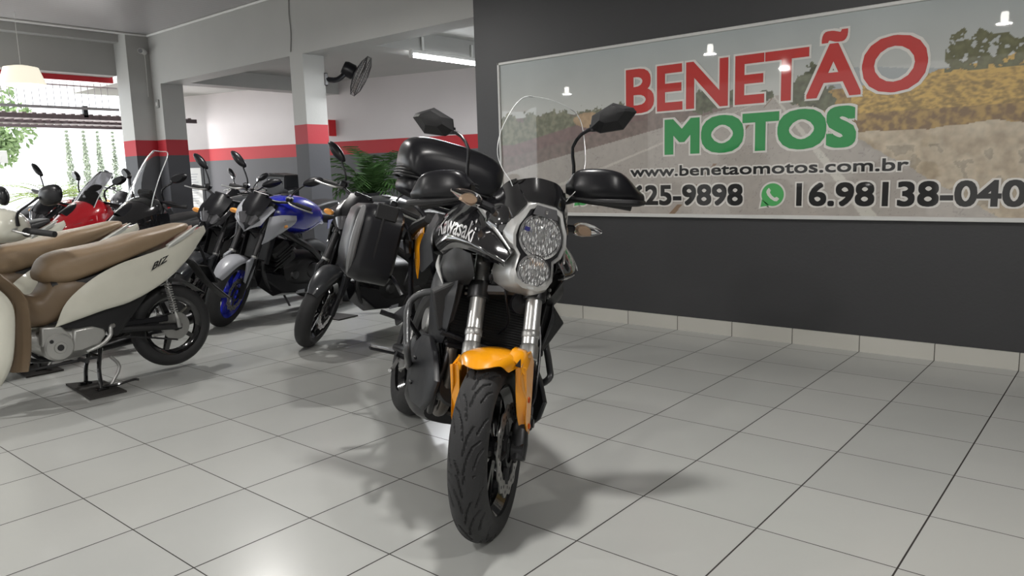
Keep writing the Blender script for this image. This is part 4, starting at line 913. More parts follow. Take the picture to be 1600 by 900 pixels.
    # panniers
    for s in (-1,1):
        rings = []
        for y, ins, in ((.245,.030),(.262,.006),(.40,.0),(.445,.012),(.475,.045),(.488,.11)):
            ln, ht = .275-ins, .195-ins*.9
            r_ = rrect(ln, ht, min(.085, ht*.6, ln*.6), 5)
            rings.append([(-.185+x+(.02 if z < -.05 else 0)*(-z)*3, s*y, .795+z+.02*x) for x, z in r_])
        pn = MB().loft(rings).build('pannier', PLS, B, ang=50)
        MB().loft([[(-.185+x*1.012, s*.352, .808+z*1.012+.02*x) for x,z in rrect(.275,.195,.085,5)],[(-.185+x*1.012, s*.362, .808+z*1.012+.02*x) for x,z in rrect(.275,.195,.085,5)]]).build('pannier_seam', PLA, pn)
        MB().box((.085,s*.345,.965), (.014,.105,.075), bev=.005).build('pannier_handle', PLA, pn)
        # lip of the outer lid, its grey lightened to carry the window light
        MB().tube([(.05,s*.455,.965),(.082,s*.462,.90),(.085,s*.465,.80),(.075,s*.46,.70),(.03,s*.452,.640)], [.012,.018,.02,.018,.010], 8, 4).build('pannier_lip', mat('pannier_lip_lit', (.17,.172,.175), .28), pn)
        MB().tube([(-.38,s*.235,.90),(.02,s*.235,.93),(.10,s*.20,.86)], .009, 8, 2).add(MB().tube([(-.38,s*.235,.66),(.06,s*.235,.66),(.16,s*.19,.60)], .009, 8, 2)).build('pannier_frame', PLS, B)
    # cables in front of the head stock
    for y0, pts in ((0,[(1.10,-.06,1.10),(1.16,-.055,.98),(1.19,-.05,.88),(1.21,-.03,.80),(1.17,.02,.70),(1.10,.02,.64)]),(1,[(1.12,.05,1.10),(1.19,.045,.95),(1.185,.03,.84),(1.14,.02,.78)])):
        MB().tube(pts, .0048, 8, 4).build('cable', PLS, B)
    MB().lathe([(0,.0),(.034,0),(.038,.008),(.036,.03),(.0,.04)], (1.20,.03,.775), (1,0,.1), 24).build('horn', PLS, B)
    return B
bike_main = touring_bike()
# ================================================================== SMALL WHITE SCOOTERS (cream body, tan seat)
def small_scooter(label):
    B = thing('scooter', label, 'scooter', (-1.25,-2.68,0), (0,0,math.radians(-88)), 'cream scooters on centre stands')
    AL2 = mat('engine_silver', (.50,.50,.48), .36, .6)
    make_wheel('rear_wheel', B, (0,0,.30), .262, .041, .188, BLK, 5, 'single', (), .1, n=64, m=14)
    make_wheel('front_wheel', B, (1.30,0,.285), .282, .036, .215, BLK, 5, 'single', (.06,), .11, n=56, m=12)
    for s in (-1,1):
        MB().tube([(1.30,s*.075,.285),(1.10,s*.075,.72)], [.022,.018], 12, 0).build('fork_leg', PLS, B)
        MB().tube([(.065,s*.125,.62),(.06,s*.126,.56),(.012,s*.122,.33)], .009, 10, 0).build('shock_absorber', CHR, B)
        q = MB()
        for k in range(26):
            pass
        q.tube([(.062-.030*k/72+.020*math.cos(k*1.05), s*.125+.020*math.sin(k*1.05), .585-.0026*k) for k in range(73)], .0042, 6, 0).build('shock_spring', ALU, B)
        MB().tube([(.015,s*.122,.36),(.008,s*.122,.30)], .015, 10, 0).build('shock_foot', ALU, B)
        MB().tube([(-.02,s*.085,.30),(.20,s*.085,.325),(.42,s*.075,.35)], [.020,.022,.026], 10, 3).build('swingarm', DRK, B)
    # chain run with guard, sprocket
    MB().lathe([(.030,-.004),(.088,-.004),(.090,0),(.088,.004),(.030,.004)], (0,.062,.30), (0,1,0), 36, loop=True).build('rear_sprocket', ALU, B)
    MB().lathe([(.0,-.05),(.055,-.05),(.062,-.03),(.062,.05),(0,.052)], (0,0,.30), (0,1,0), 28).build('hub_drum', ALU, B)
    MB().tube([(.0,.066,.212),(.30,.070,.285),(.52,.070,.30)], .006, 6, 2).add(MB().tube([(.0,.066,.388),(.30,.070,.365),(.52,.070,.35)], .006, 6, 2)).build('chain', DKM, B)
    MB().box((.26,.088,.372),(.40,.02,.035), Matrix.Rotation(-.05,3,'Y'), .006).build('chain_guard', PLS, B)
    MB().box((.14,.115,.275),(.09,.012,.018), bev=.004).build('chain_tensioner', ALU, B)
    # engine
    en = MB().body([(.46,0,.32,.07,.05,3),(.55,0,.31,.115,.085,3),(.70,0,.32,.12,.10,3),(.80,0,.34,.09,.07,3),(.86,0,.36,.07,.05,3)], 20, 3).build('engine_case', AL2, B)
    MB().lathe([(.0,.030),(.030,.030),(.034,.024),(.068,.022),(.078,.012),(.080,-.03)], (.715,.125,.312), (0,1,0), 40).build('magneto_cover', AL2, en)
    MB().lathe([(.0,.004),(.016,.003),(.018,0)], (.715,.156,.312), (0,1,0), 20).add(MB().lathe([(.0,.003),(.010,.003),(.011,0)], (.755,.148,.352), (0,1,0), 14)).build('timing_plug', DKM, en)
    MB().prism([(.79,.085,.435),(.69,.085,.425),(.64,.085,.36),(.72,.085,.30),(.80,.085,.33)], (0,.045,0)).build('cylinder_cover', AL2, en, bevel=.008)
    g = [(.63,.085,.395),(.53,.085,.40),(.465,.085,.375),(.455,.085,.335),(.50,.085,.285),(.60,.085,.265),(.65,.085,.27)]
    MB().prism(g, (0,.050,0)).build('sprocket_cover', AL2, en, bevel=.012)
    MB().tube([(.415,.13,.385),(.435,.145,.375),(.445,.15,.33),(.50,.15,.285),(.58,.15,.26)], [.016,.013,.012,.010,.008], 8, 4).build('side_lever', ALU, en)
    MB().tube([(.80,.06,.36),(.84,.05,.33),(.80,.05,.26),(.70,.04,.235)], .010, 8, 3).build('engine_hose', PLS, B)
    MB().tube([(.80,-.06,.32),(.78,-.10,.22),(.50,-.12,.20),(.10,-.135,.24),(-.25,-.14,.30)], [.014,.014,.016,.035,.038], 12, 4).build('exhaust', DKM, B)
    # stand
    q = MB()
    for s in (-1,1):
        q.add(MB().tube([(.47,s*.06,.25),(.50,s*.085,.13),(.505,s*.105,.022)], [.014,.012,.012], 10, 3)); q.add(MB().box((.505,s*.112,.018),(.07,.035,.012), bev=.004))
    q.add(MB().tube([(.48,-.07,.20),(.48,.07,.20)], .010, 8, 0)); q.tube([(.505,.105,.03),(.44,.16,.035),(.36,.19,.05),(.33,.20,.045)], .0075, 8, 3)
    q.build('centre_stand', BLK, B)
    MB().tube([(.44,.11,.20),(.40,.125,.13),(.46,.125,.03)], .009, 8, 3).build('side_stand', ALU, B)
    MB().tube([(.62,.14,.225),(.62,.24,.225)], .012, 10, 0).add(MB().tube([(.52,.13,.215),(.88,.13,.215)], .008, 8, 0)).build('foot_peg', RUB, B)
    # body
    up = [(.715,.125,.435),(.66,.165,.565),(.52,.176,.675),(.36,.170,.742),(.20,.155,.778),(.06,.142,.812),(-.10,.118,.876),(-.24,.075,.925)]
    mid= [(.72,.128,.43),(.62,.180,.52),(.49,.192,.60),(.34,.186,.655),(.18,.172,.705),(.04,.156,.752),(-.10,.128,.820),(-.245,.078,.905)]
    lo = [(.722,.125,.424),(.60,.160,.458),(.46,.172,.492),(.32,.168,.515),(.16,.155,.570),(.02,.142,.645),(-.11,.118,.745),(-.25,.075,.880)]
    inn= [(.71,.10,.424),(.60,.11,.46),(.46,.12,.50),(.32,.12,.53),(.16,.11,.60),(.02,.10,.68),(-.11,.08,.78),(-.24,.05,.89)]
    for s in (-1,1):
        mb_ = MB().surf([up, mid, lo, inn], 4, 4, .004)
        if s < 0: mb_ = mb_.mirror_y()
        pnl = mb_.build('side_panel', WPT, B, ang=60)
        # dark model script in the panel
        tm = text_mb('BIZ', 1, 0, .0, bold=.03, shear=.6); bb = bbox(tm)
        def put(p, s=s):
            u_ = (p.x-bb[0])/(bb[1]-bb[0]); v_ = (p.z-bb[2])/(bb[3]-bb[2]); x_ = .185-.145*u_ if s > 0 else .04+.145*u_
            z0_ = .715+(.19-x_)*.40-.034+.032*v_
            return Vector((x_, s*(.1625+(x_-.10)*.17+.012+.010*v_*0 -.012*v_), z0_))
        if s > 0: tm.xf(put).build('model_script', DTX, pnl, ang=80)
        q = MB().surf([[(.055,s*.135,.825),(-.03,s*.128,.868),(-.16,s*.115,.928)],[(.045,s*.160,.822),(-.04,s*.155,.868),(-.165,s*.138,.932)],[(.05,s*.150,.800),(-.04,s*.145,.842),(-.13,s*.128,.885)]], 4, 4, .008, flip=s)
        q.build('grab_rail', mat('grab_rail_white', (.66,.67,.64), .22, coat=.8), B, ang=60)
    MB().body([(-.06,0,.785,.05,.03,3),(-.16,0,.845,.060,.035,3),(-.25,0,.885,.050,.025,3),(-.272,0,.895,.03,.012,3)], 20, 3).build('tail_light', TRED, B)
    MB().surf([[(-.02,-.06,.72),(-.16,-.055,.70),(-.26,-.05,.56),(-.40,-.055,.42)],[(-.02,0,.735),(-.17,0,.72),(-.275,0,.57),(-.42,0,.425)],[(-.02,.06,.72),(-.16,.055,.70),(-.26,.05,.56),(-.40,.055,.42)]], 3, 5, .01).build('mudguard', PLA, B)
    MB().tube([(-.20,.06,.80),(-.26,.02,.70),(-.265,0,.62)], .010, 8, 2).add(MB().box((-.27,0,.60),(.012,.19,.13), Matrix.Rotation(.4,3,'Y'), .004)).build('plate_holder', PLS, B)
    MB().surf([[(.72,.120,.432),(.50,.135,.50),(.34,.135,.52),(.14,.125,.60)],[(.62,.125,.40),(.50,.140,.43),(.36,.140,.42),(.24,.125,.48)],[(.52,.115,.40),(.46,.13,.36),(.40,.13,.32),(.36,.115,.34)]], 3, 4, .006).build('under_cover', PLA, B, ang=60)
    g = []
    for a in (20,50,80,110,140):
        ar = math.radians(a); g.append([(.285*math.cos(ar), y, .30+(.300-abs(y)*.25)*math.sin(ar)) for y in (-.06,-.035,0,.035,.06)])
    MB().surf(g, 3, 3, .004).build('inner_fender', PLA, B)
    q = MB().body([(-.13,0,.925,.085,.022,3),(-.08,0,.915,.115,.032,3),(.08,0,.868,.140,.052,3.4),(.22,0,.835,.152,.066,3.6),(.34,0,.800,.162,.070,3.6),(.50,0,.765,.162,.084,3.6),(.62,0,.745,.150,.092,3.2),(.70,0,.735,.12,.072,2.6),(.745,0,.715,.07,.03,2.4)], 28, 4)
    q.build('seat', TAN, B, ang=60)
    MB().body([(.02,0,.72,.08,.05,3),(.30,0,.66,.12,.10,3),(.60,0,.62,.12,.08,3),(.70,0,.64,.10,.05,3)], 20, 3).build('seat_box', PLA, B)
    # brown step-through tunnel and leg shield
    MB().body([(.48,0,.60,.125,.10,3),(.60,0,.575,.130,.13,3),(.69,0,.565,.118,.125,3),(.755,0,.520,.108,.095,3),(.82,0,.525,.112,.095,3),(.88,0,.56,.14,.12,3),(.925,0,.58,.17,.14,3)], 24, 4).build('tunnel_cover', BRN, B, ang=60)
    rows = []
    for z, hw, xb in ((.98,.10,1.10),(.86,.15,1.07),(.76,.185,1.03),(.70,.205,.985),(.64,.212,.945),(.57,.215,.925),(.45,.215,.93),(.32,.205,.94),(.22,.185,.955)):
        rows.append([(xb+.07*(1-abs(f))**.7*0+(-.055 if abs(f) > .9 else 0)+(.02 if abs(f) < .3 else 0), hw*f, z) for f in (-1,-.7,-.3,0,.3,.7,1)])
    MB().surf(rows, 3, 3, .012).build('leg_shield_inner', BRN, B, ang=60)
    for s in (-1,1):
        rows = []
        for z, hw, xb in ((.99,.11,1.14),(.86,.18,1.12),(.76,.225,1.07),(.70,.255,1.02),(.64,.268,.975),(.57,.275,.955),(.45,.278,.965),(.32,.268,.985),(.24,.235,1.005),(.18,.20,1.03)):
            rows.append([(xb+.015, s*(hw-.075), z),(xb, s*(hw-.02), z),(xb+.03, s*hw, z),(xb+.09, s*(hw-.03), z+.01),(xb+.16, s*(hw-.10), z+.02)])
        MB().surf(rows, 3, 4, .005, flip=s).build('leg_shield_outer', WPT, B, ang=60)
    MB().body([(1.04,0,.50,.15,.24,3),(1.12,0,.66,.12,.26,3),(1.18,0,.70,.07,.20,3)], 24, 3).build('front_cover', WPT, B, ang=60)
    g = []
    for a in (20,50,80,110,140):
        ar = math.radians(a); g.append([(1.30+.315*math.cos(ar), y, .285+(.325-abs(y)*.5)*math.sin(ar)) for y in (-.065,-.035,0,.035,.065)])
    MB().surf(g, 3, 3, .004).build('front_fender', WPT, B)
    # handlebar cowl, grips, mirrors
    MB().body([(.785,0,.985,.14,.06,2.6),(.83,0,.995,.185,.085,2.8),(.92,0,1.00,.19,.095,2.6),(1.02,0,.985,.12,.075,2.3),(1.06,0,.975,.06,.04,2.2)], 28, 4).build('handlebar_cowl', WPT, B, ang=60)
    MB().body([(.93,0,.92,.06,.05,3),(1.0,0,.90,.12,.07,3),(1.10,0,.86,.09,.09,3)], 20, 3).build('neck_cover', WPT, B)
    for s in (-1,1):
        MB().tube([(.83,s*.15,.975),(.755,s*.36,.952)], .0165, 14, 0).add(MB().lathe([(.0,0),(.024,0),(.024,.012),(0,.014)], (.826,s*.185,.964), (-.35,s,-.12), 16)).build('grip', RUB, B)
        MB().tube([(.87,s*.20,.985),(.90,s*.22,.98),(.86,s*.33,.955)], .006, 8, 3).build('lever', ALU, B)
        mr = MB().tube([(.865,s*.20,1.00),(.862,s*.205,1.065),(.815,s*.255,1.115),(.785,s*.285,1.145)], [.010,.007,.006,.007], 8, 3).build('mirror', PLS, B)
        q = MB().body([(-.030,0,0,.045,.028,2.4),(-.012,0,0,.090,.052,2.6),(.012,0,0,.088,.05,2.4),(.030,0,0,.045,.025,2.2)], 24, 3)
        q.xf(lambda p, s=s: Vector((.745+p.x+p.y*-.15*s, s*.335+p.y, 1.155+p.z+.10*p.y*s))).build('mirror_head', PLS, mr, ang=60)
    return B
sc_a = small_scooter('nearest cream scooter with tan seat, its rear wheel and silver engine cover in view')
tag(MB().prism([(-1.472,-3.254,.001),(-.989,-3.30,.001),(-.985,-3.10,.001),(-1.371,-3.08,.001)], (0,0,.010)).build('floor_mat', MATT), 'dark rubber mat under the centre stand of the nearest cream scooter', 'mat', 'rubber mats on the tiles')
sc_b = dup(sc_a, 'cream scooter with tan seat standing directly behind the nearest cream one', (-2.12,-2.72,0), (0,0,math.radians(-88)))
tag(MB().prism([(-2.35,-3.32,.001),(-1.88,-3.34,.001),(-1.88,-3.12,.001),(-2.30,-3.10,.001)], (0,0,.010)).build('floor_mat', MATT), 'dark rubber mat under the second cream scooter, beside the cream leg shield', 'mat', 'rubber mats on the tiles')
sc_c = dup(sc_a, 'white scooter with black seat and round red rear lamp, farthest of the scooter row', (-3.42,-2.74,0), (0,0,math.radians(-86)), swap={'tan_seat_vinyl': SEATM, 'brown_plastic': PLA})

# ================================================================== MAXI SCOOTERS WITH TALL SCREENS
def maxi_scooter(label, paint, screen, loc, tall=1.0, yaw=-80):
    B = thing('maxi_scooter', label, 'scooter', loc, (math.radians(-5), 0, math.radians(yaw)))
    make_wheel('front_wheel', B, (1.36,0,.26), .26, .058, .19, BLK, 5, 'pair', (.06,), .12, n=48, m=10)
    make_wheel('rear_wheel', B, (0,0,.25), .25, .068, .18, BLK, 5, 'pair', (), .12, n=48, m=10)
    for s in (-1,1): MB().tube([(1.36,s*.09,.26),(1.20,s*.09,.62)], .020, 10, 0).build('fork_leg', DKM, B)
    MB().surf([[(1.60,-.05,.50),(1.48,-.07,.565),(1.30,-.07,.57),(1.16,-.06,.50)],[(1.62,0,.53),(1.49,0,.60),(1.30,0,.60),(1.15,0,.53)],[(1.60,.05,.50),(1.48,.07,.565),(1.30,.07,.57),(1.16,.06,.50)]], 4, 4, .005).build('front_fender', paint, B)
    MB().body([(.30,0,.42,.16,.10,3),(.60,0,.42,.20,.14,3),(.95,0,.50,.20,.20,3),(1.08,0,.62,.19,.24,3)], 24, 3).build('floor_body', PLA, B)
    # pointed beak fairing
    nose = MB().body([(.96,0,.90,.20,.16,2.6),(1.06,0,.90,.235,.20,2.4),(1.18,0,.87,.215,.19,2.2),(1.30,0,.83,.165,.15,2.0),(1.42,0,.79,.10,.09,1.9),(1.50,0,.775,.035,.03,1.8)], 32, 4).build('front_fairing', paint, B, ang=40)
    for s in (-1,1):
        MB().surf([[(1.00,s*.225,.96),(1.16,s*.222,.95),(1.34,s*.150,.88),(1.46,s*.075,.805)],[(.98,s*.235,.80),(1.14,s*.238,.82),(1.32,s*.165,.80),(1.45,s*.085,.775)],[(.96,s*.215,.62),(1.10,s*.205,.62),(1.20,s*.16,.64),(1.32,s*.10,.68)]], 4, 4, .006, flip=s).build('fairing_side', paint, B, ang=50)
        MB().surf([[(1.20,s*.205,.800),(1.34,s*.150,.800),(1.46,s*.06,.768)],[(1.19,s*.200,.745),(1.32,s*.150,.745),(1.43,s*.07,.735)]], 4, 4, .006, flip=s).build('headlight', mat('dark_headlight', (.12,.12,.13), .08, .4, coat=1), B)
        MB().tube([(1.18,s*.225,.905),(1.33,s*.160,.858),(1.46,s*.07,.795)], .006, 6, 3).build('light_strip', CHR, B)
        for k in range(5): MB().lathe([(0,.004),(.007,.003),(.008,0)], (1.0+.055*k, s*(.242-.012*k*k*.5), .86-.035*k), (0,s,0), 8).build('fairing_bolt', SLV, B)
        mr = MB().tube([(1.02,s*.20,1.07),(1.04,s*.215,1.17),(.98,s*.30,1.25)], .008, 8, 3).build('mirror', PLS, B)
        MB().body([(-.02,0,0,.05,.022,2),(0,0,0,.085,.042,2),(.03,0,0,.06,.03,2)], 20, 3).xf(lambda p, s=s: Vector((.97+p.x+s*p.y*-.2, s*.35+p.y, 1.28+p.z+.28*s*p.y))).build('mirror_head', PLS, mr)
        MB().tube([(.98,s*.20,1.03),(.90,s*.36,1.02)], .017, 12, 0).build('grip', RUB, B)
    MB().tube([(.90,-.36,1.02),(1.0,-.18,1.05),(1.02,0,1.06),(1.0,.18,1.05),(.90,.36,1.02)], .012, 8, 3).build('handlebar', PLS, B)
    h = 1.12+.36*tall; g = []
    for t in (0,.2,.45,.7,.88,1):
        z = 1.0+(h-1.0)*t; xc = 1.20-.24*t*(.7+.4*t); hw = .18-.045*t-.012*t*t; g.append([(xc-.06*abs(f)**2, hw*f*(1-.25*(t > .95)), z-.01*abs(f)*t) for f in (-1,-.6,0,.6,1)])
    ws = MB().surf(g, 4, 4, .004).build('windscreen', screen, B, ang=70)
    rp = [g[k][0] for k in range(5,-1,-1)][::-1]+list(g[5][1:-1])+[g[k][-1] for k in range(5,-1,-1)]
    MB().tube(rp, .0045, 6, 3).build('screen_edge', mat('edge_pale', (.62,.64,.64), .15, coat=1), ws)
    MB().box((1.03,0,1.10),(.05,.19,.12), Matrix.Rotation(.5,3,'Y'), .015).build('instrument_cluster', PLS, B)
    MB().surf([[(1.10,-.14,1.01),(1.22,-.12,.985),(1.33,-.07,.93)],[(1.12,0,1.06),(1.24,0,1.03),(1.36,0,.96)],[(1.10,.14,1.01),(1.22,.12,.985),(1.33,.07,.93)]], 4, 4, .006).build('cowl', PLS, B)
    MB().body([(-.42,0,.86,.08,.04,3),(-.30,0,.84,.15,.06,3),(0,0,.82,.18,.06,3),(.18,0,.78,.18,.07,3),(.50,0,.76,.16,.07,3),(.66,0,.76,.08,.04,3)], 24, 4).build('seat', SEATM, B)
    MB().body([(-.50,0,.76,.05,.03,2.6),(-.35,0,.74,.12,.07,2.6),(0,0,.66,.18,.11,2.6),(.30,0,.58,.20,.13,2.6),(.62,0,.52,.18,.11,2.6)], 24, 4).build('rear_body', paint, B)
    MB().box((-.50,0,.77),(.03,.10,.04), bev=.01).build('tail_light', TRED, B)
    MB().body([(.10,0,.34,.10,.08,3),(.35,0,.34,.14,.11,3),(.62,0,.34,.12,.10,3)], 18, 3).build('engine_case', DRK, B)
    MB().tube([(.45,.14,.30),(.44,.22,.18),(.43,.27,.012)], .012, 8, 0).build('side_stand', DKM, B)
    MB().tube([(.4,-.16,.30),(.1,-.20,.32),(-.25,-.21,.38)], [.03,.05,.045], 14, 3).build('exhaust', DKM, B)
    return B
maxi_scooter('red scooter with pointed front fairing and smoked windscreen in the second row', RED, SMK, (-4.68,-.85,0), .62)
maxi_scooter('black scooter with tall clear windscreen standing in front of the corner column', BLK, CLR, (-3.84,-.74,0), 1.08, -77)
# ================================================================== NAKED MOTORCYCLES
def naked_bike(name, label, loc, yaw, lean, steer, tankm, shroudm, facem, wheelm, fendm, front=True, group=None, face='vee', tyre_n=72):
    ST = steerer(steer, 1.47, 24)
    B = thing(name, label, 'motorcycle', loc, (math.radians(-lean), 0, math.radians(yaw)), group)
    AX = Vector((1.38,0,.30)); U = Vector((-.4067,0,.9135))
    make_wheel('front_wheel', B, tuple(AX), .30, .057, .22, wheelm, 5, 'pair', (.062,), .14, ST, n=tyre_n, m=14)
    make_wheel('rear_wheel', B, (0,0,.305), .305, .072, .22, wheelm, 5, 'pair', (-.06,), .11, None, n=56, m=12)
    for s in (-1,1):
        o = Vector((0,s*.10,0))
        f = MB().tube([AX+o+U*.30, AX+o+U*.82], .026, 16, 0).build('fork_tube', DKM, B, fn=ST)
        MB().tube([AX+o-U*.02, AX+o+U*.32], [.026,.021], 14, 0).build('fork_slider', PLS, f, fn=ST)
        MB().lathe([(.027,0),(.029,.003),(.029,.018),(.027,.02)], AX+o+U*.33, U, 20).build('fork_collar', ALU, f, fn=ST)
    MB().box(AX+Vector((-.11,.085,.07)), (.05,.05,.10), Matrix.Rotation(.4,3,'Y'), .012).build('brake_caliper', DRK, B, fn=ST)
    MB().tube([AX+Vector((-.10,.10,.12)), AX+Vector((-.13,.13,.32)), AX+Vector((-.32,.06,.58))], .005, 6, 4).build('brake_hose', PLS, B, fn=ST)
    g = []
    for i, a in enumerate((38,52,70,90,110,130,142)):
        ar = math.radians(a); hw = (.035,.058,.070,.074,.072,.062,.045)[i]
        g.append([(AX.x+(.322-d)*math.cos(ar), hw*y, AX.z+(.322-d)*math.sin(ar)) for y, d in ((-1,.045),(-.85,.016),(-.4,.002),(0,0),(.4,.002),(.85,.016),(1,.045))])
    fd = MB().surf(g, 3, 3, .004).build('front_fender', fendm, B, fn=ST, ang=60)
    for s in (-1,1):
        out = [(1.36,.60),(1.26,.62),(1.225,.53),(1.25,.44),(1.30,.36),(1.335,.34),(1.355,.40),(1.35,.50)]
        MB().loft([[(x, s*.092, z) for x,z in out],[(x, s*.115, z) for x,z in out]]).build('fork_guard', fendm, fd, fn=ST, bevel=.004)
    for nm, t in (('lower_clamp',.56),('upper_clamp',.80)):
        c = AX+U*t; q = MB().box(c, (.06,.15,.035), Matrix.Rotation(math.radians(-24),3,'Y'), .008)
        for s in (-1,1): q.add(MB().lathe([(.037,-.018),(.037,.018)], c+Vector((0,s*.10,0)), U, 20))
        q.build(nm, PLS, B, fn=ST)
    MB().tube([(.92,-.37,1.06),(.98,-.22,1.085),(1.02,-.10,1.065),(1.02,.10,1.065),(.98,.22,1.085),(.92,.37,1.06)], .012, 12, 4).build('handlebar', DKM, B, fn=ST)
    for s in (-1,1):
        MB().tube([(.965,s*.25,1.082),(.915,s*.38,1.058)], .017, 12, 0).build('grip', RUB, B, fn=ST)
        MB().tube([(1.0,s*.20,1.09),(1.045,s*.24,1.085),(1.03,s*.33,1.07),(.985,s*.42,1.055)], [.009,.008,.007,.008], 8, 4).build('lever', ALU, B, fn=ST)
        MB().box((.99,s*.20,1.115), (.05,.06,.045), bev=.012).build('switch_box', PLS, B, fn=ST)
        mr = MB().tube([(.97,s*.20,1.10),(.965,s*.215,1.17),(.93,s*.30,1.27)], .007, 8, 3).build('mirror', PLS, B, fn=ST)
        MB().body([(-.025,0,0,.04,.018,2),(-.01,0,0,.085,.042,1.8),(.012,0,0,.075,.036,1.8),(.028,0,0,.03,.014,2)], 20, 3).xf(lambda p, s=s: Vector((.92+p.x+s*p.y*-.15, s*.345+p.y, 1.30+p.z+.45*s*p.y))).build('mirror_head', PLS, mr, fn=ST, ang=50)
        q = MB().tube([(1.08,s*.10,.90),(1.075,s*.20,.90)], .011, 8, 0).build('indicator', PLS, B, fn=ST)
        MB().body([(1.050,s*.225,.90,.030,.014,2),(1.075,s*.225,.90,.042,.022,2),(1.10,s*.225,.90,.030,.014,2)], 16, 2).build('indicator_lens', AMB, q, fn=ST)
    # face
    if face == 'vee':
        for s in (-1,1):
            MB().surf([[(1.10,s*.145,1.02),(1.20,s*.135,.97),(1.26,s*.115,.90)],[(1.13,s*.095,1.035),(1.235,s*.085,.955),(1.295,s*.045,.86)],[(1.27,s*.02,.865),(1.285,s*.012,.845),(1.30,0,.825)]], 4, 4, .006).build('face_panel', facem, B, fn=ST, ang=60)
            MB().surf([[(1.245,s*.012,.985),(1.265,s*.075,.965),(1.25,s*.10,.94)],[(1.285,s*.010,.895),(1.295,s*.035,.885),(1.288,s*.055,.89)]], 4, 4, .01).build('headlight', mat('dark_headlight', (.12,.12,.13), .08, .4, coat=1), B, fn=ST)
        MB().surf([[(1.10,-.10,1.10),(1.13,0,1.13),(1.10,.10,1.10)],[(1.20,-.10,1.02),(1.23,0,1.03),(1.20,.10,1.02)],[(1.25,-.07,.97),(1.28,0,.965),(1.25,.07,.97)]], 4, 4, .006).build('cowl', facem if False else PLS, B, fn=ST)
        MB().surf([[(1.20,-.095,.975),(1.245,0,.995),(1.20,.095,.975)],[(1.265,-.055,.90),(1.29,0,.90),(1.265,.055,.90)],[(1.27,-.02,.85),(1.285,0,.845),(1.27,.02,.85)]], 4, 4, .01).build('face_mask', GRM, B, fn=ST)
    else:
        MB().lathe([(.0,.06),(.05,.055),(.082,.035),(.090,0),(.088,-.02),(.07,-.08),(.02,-.11)], (1.20,0,.93), (1,0,-.1), 32).build('headlight_shell', facem, B, fn=ST)
        MB().lathe([(.0,.016),(.06,.012),(.084,.0)], (1.237,0,.928), (1,0,-.1), 32).build('headlight_lens', REFL, B, fn=ST)
    MB().box((1.10,0,1.10), (.03,.14,.08), Matrix.Rotation(.7,3,'Y'), .012).build('instrument_cluster', PLS, B, fn=ST)
    # tank and bodywork
    MB().body([(.42,0,.86,.08,.06,2.8),(.50,0,.90,.135,.10,2.6),(.65,0,.905,.180,.165,2.4),(.82,0,.915,.195,.17,2.3),(.96,0,.91,.17,.145,2.3),(1.06,0,.91,.10,.09,2.4)], 28, 4).build('fuel_tank', tankm, B, ang=60)
    MB().lathe([(0,.012),(.035,.010),(.038,0)], (.80,0,1.082), (0,0,1), 20).build('fuel_cap', DKM, B)
    for s in (-1,1):
        mb_ = MB().surf([[(.84,.195,.93),(1.00,.20,.945),(1.10,.17,.93)],[(.86,.212,.88),(1.02,.228,.88),(1.14,.19,.86)],[(.96,.205,.82),(1.07,.22,.81),(1.16,.185,.78)],[(1.08,.19,.755),(1.13,.19,.735),(1.18,.175,.71)]], 4, 4, .006)
        if s < 0: mb_ = mb_.mirror_y()
        sh = mb_.build('tank_shroud', shroudm, B, ang=50)
        MB().lathe([(0,.004),(.020,.004),(.022,0)], (.98,s*.222,.89), (0,s,0), 20).build('shroud_badge', DTX, sh)
        mb_ = MB().surf([[(.42,.14,.86),(.20,.13,.88),(.0,.12,.92),(-.22,.09,.97)],[(.44,.15,.78),(.22,.145,.82),(0,.13,.87),(-.24,.09,.945)]], 4, 4, .005)
        if s < 0: mb_ = mb_.mirror_y()
        mb_.build('side_panel', tankm, B)
        MB().tube([(1.02,s*.07,.86),(.85,s*.17,.74),(.62,s*.18,.60),(.44,s*.14,.42)], [.026,.030,.030,.030], 10, 4).build('frame_beam', DKM, B)
        MB().tube([(.44,s*.12,.38),(.2,s*.12,.34),(0,s*.11,.305)], [.032,.028,.022], 10, 3).build('swingarm', DKM, B)
        MB().lathe([(.0,.012),(.05,.010),(.070,.0),(.078,-.02)], (.60,s*.17,.42), (0,s,0), 26).add(MB().lathe([(.0,.010),(.035,.008),(.045,-.01)], (.80,s*.155,.40), (0,s,0), 20)).build('engine_cover', DKM, B)
        MB().tube([(.44,s*.15,.36),(.46,s*.26,.37)], .012, 8, 0).build('foot_peg', ALU, B)
        MB().box((1.085,s*.165,.655),(.05,.014,.26), Matrix.Rotation(-.3,3,'Y'), .006).build('radiator_cover', PLS, B)
    MB().body([(-.30,0,.97,.07,.03,3),(-.15,0,.965,.11,.04,3),(.05,0,.93,.13,.045,3),(.25,0,.865,.14,.05,3),(.46,0,.875,.10,.05,3)], 24, 4).build('seat', SEATM, B)
    MB().box((-.33,0,.95),(.04,.09,.04), bev=.01).build('tail_light', TRED, B)
    MB().prism([(-.26,-.05,.92),(-.42,-.04,.60),(-.40,-.04,.58),(-.22,-.05,.88)], (0,.10,0)).build('rear_mudflap', PLA, B)
    MB().body([(.40,0,.40,.12,.10,3),(.55,0,.42,.155,.15,3),(.75,0,.42,.165,.15,3),(.90,0,.40,.13,.10,3)], 22, 3).build('engine_case', DRK, B)
    q = MB().box((.88,0,.58), (.20,.25,.22), Matrix.Rotation(.55,3,'Y'), .03)
    for k in range(4): q.add(MB().box((.92-.014*k,0,.51+.04*k), (.22,.265,.010), Matrix.Rotation(.55,3,'Y')))
    q.build('cylinder_block', DRK, B)
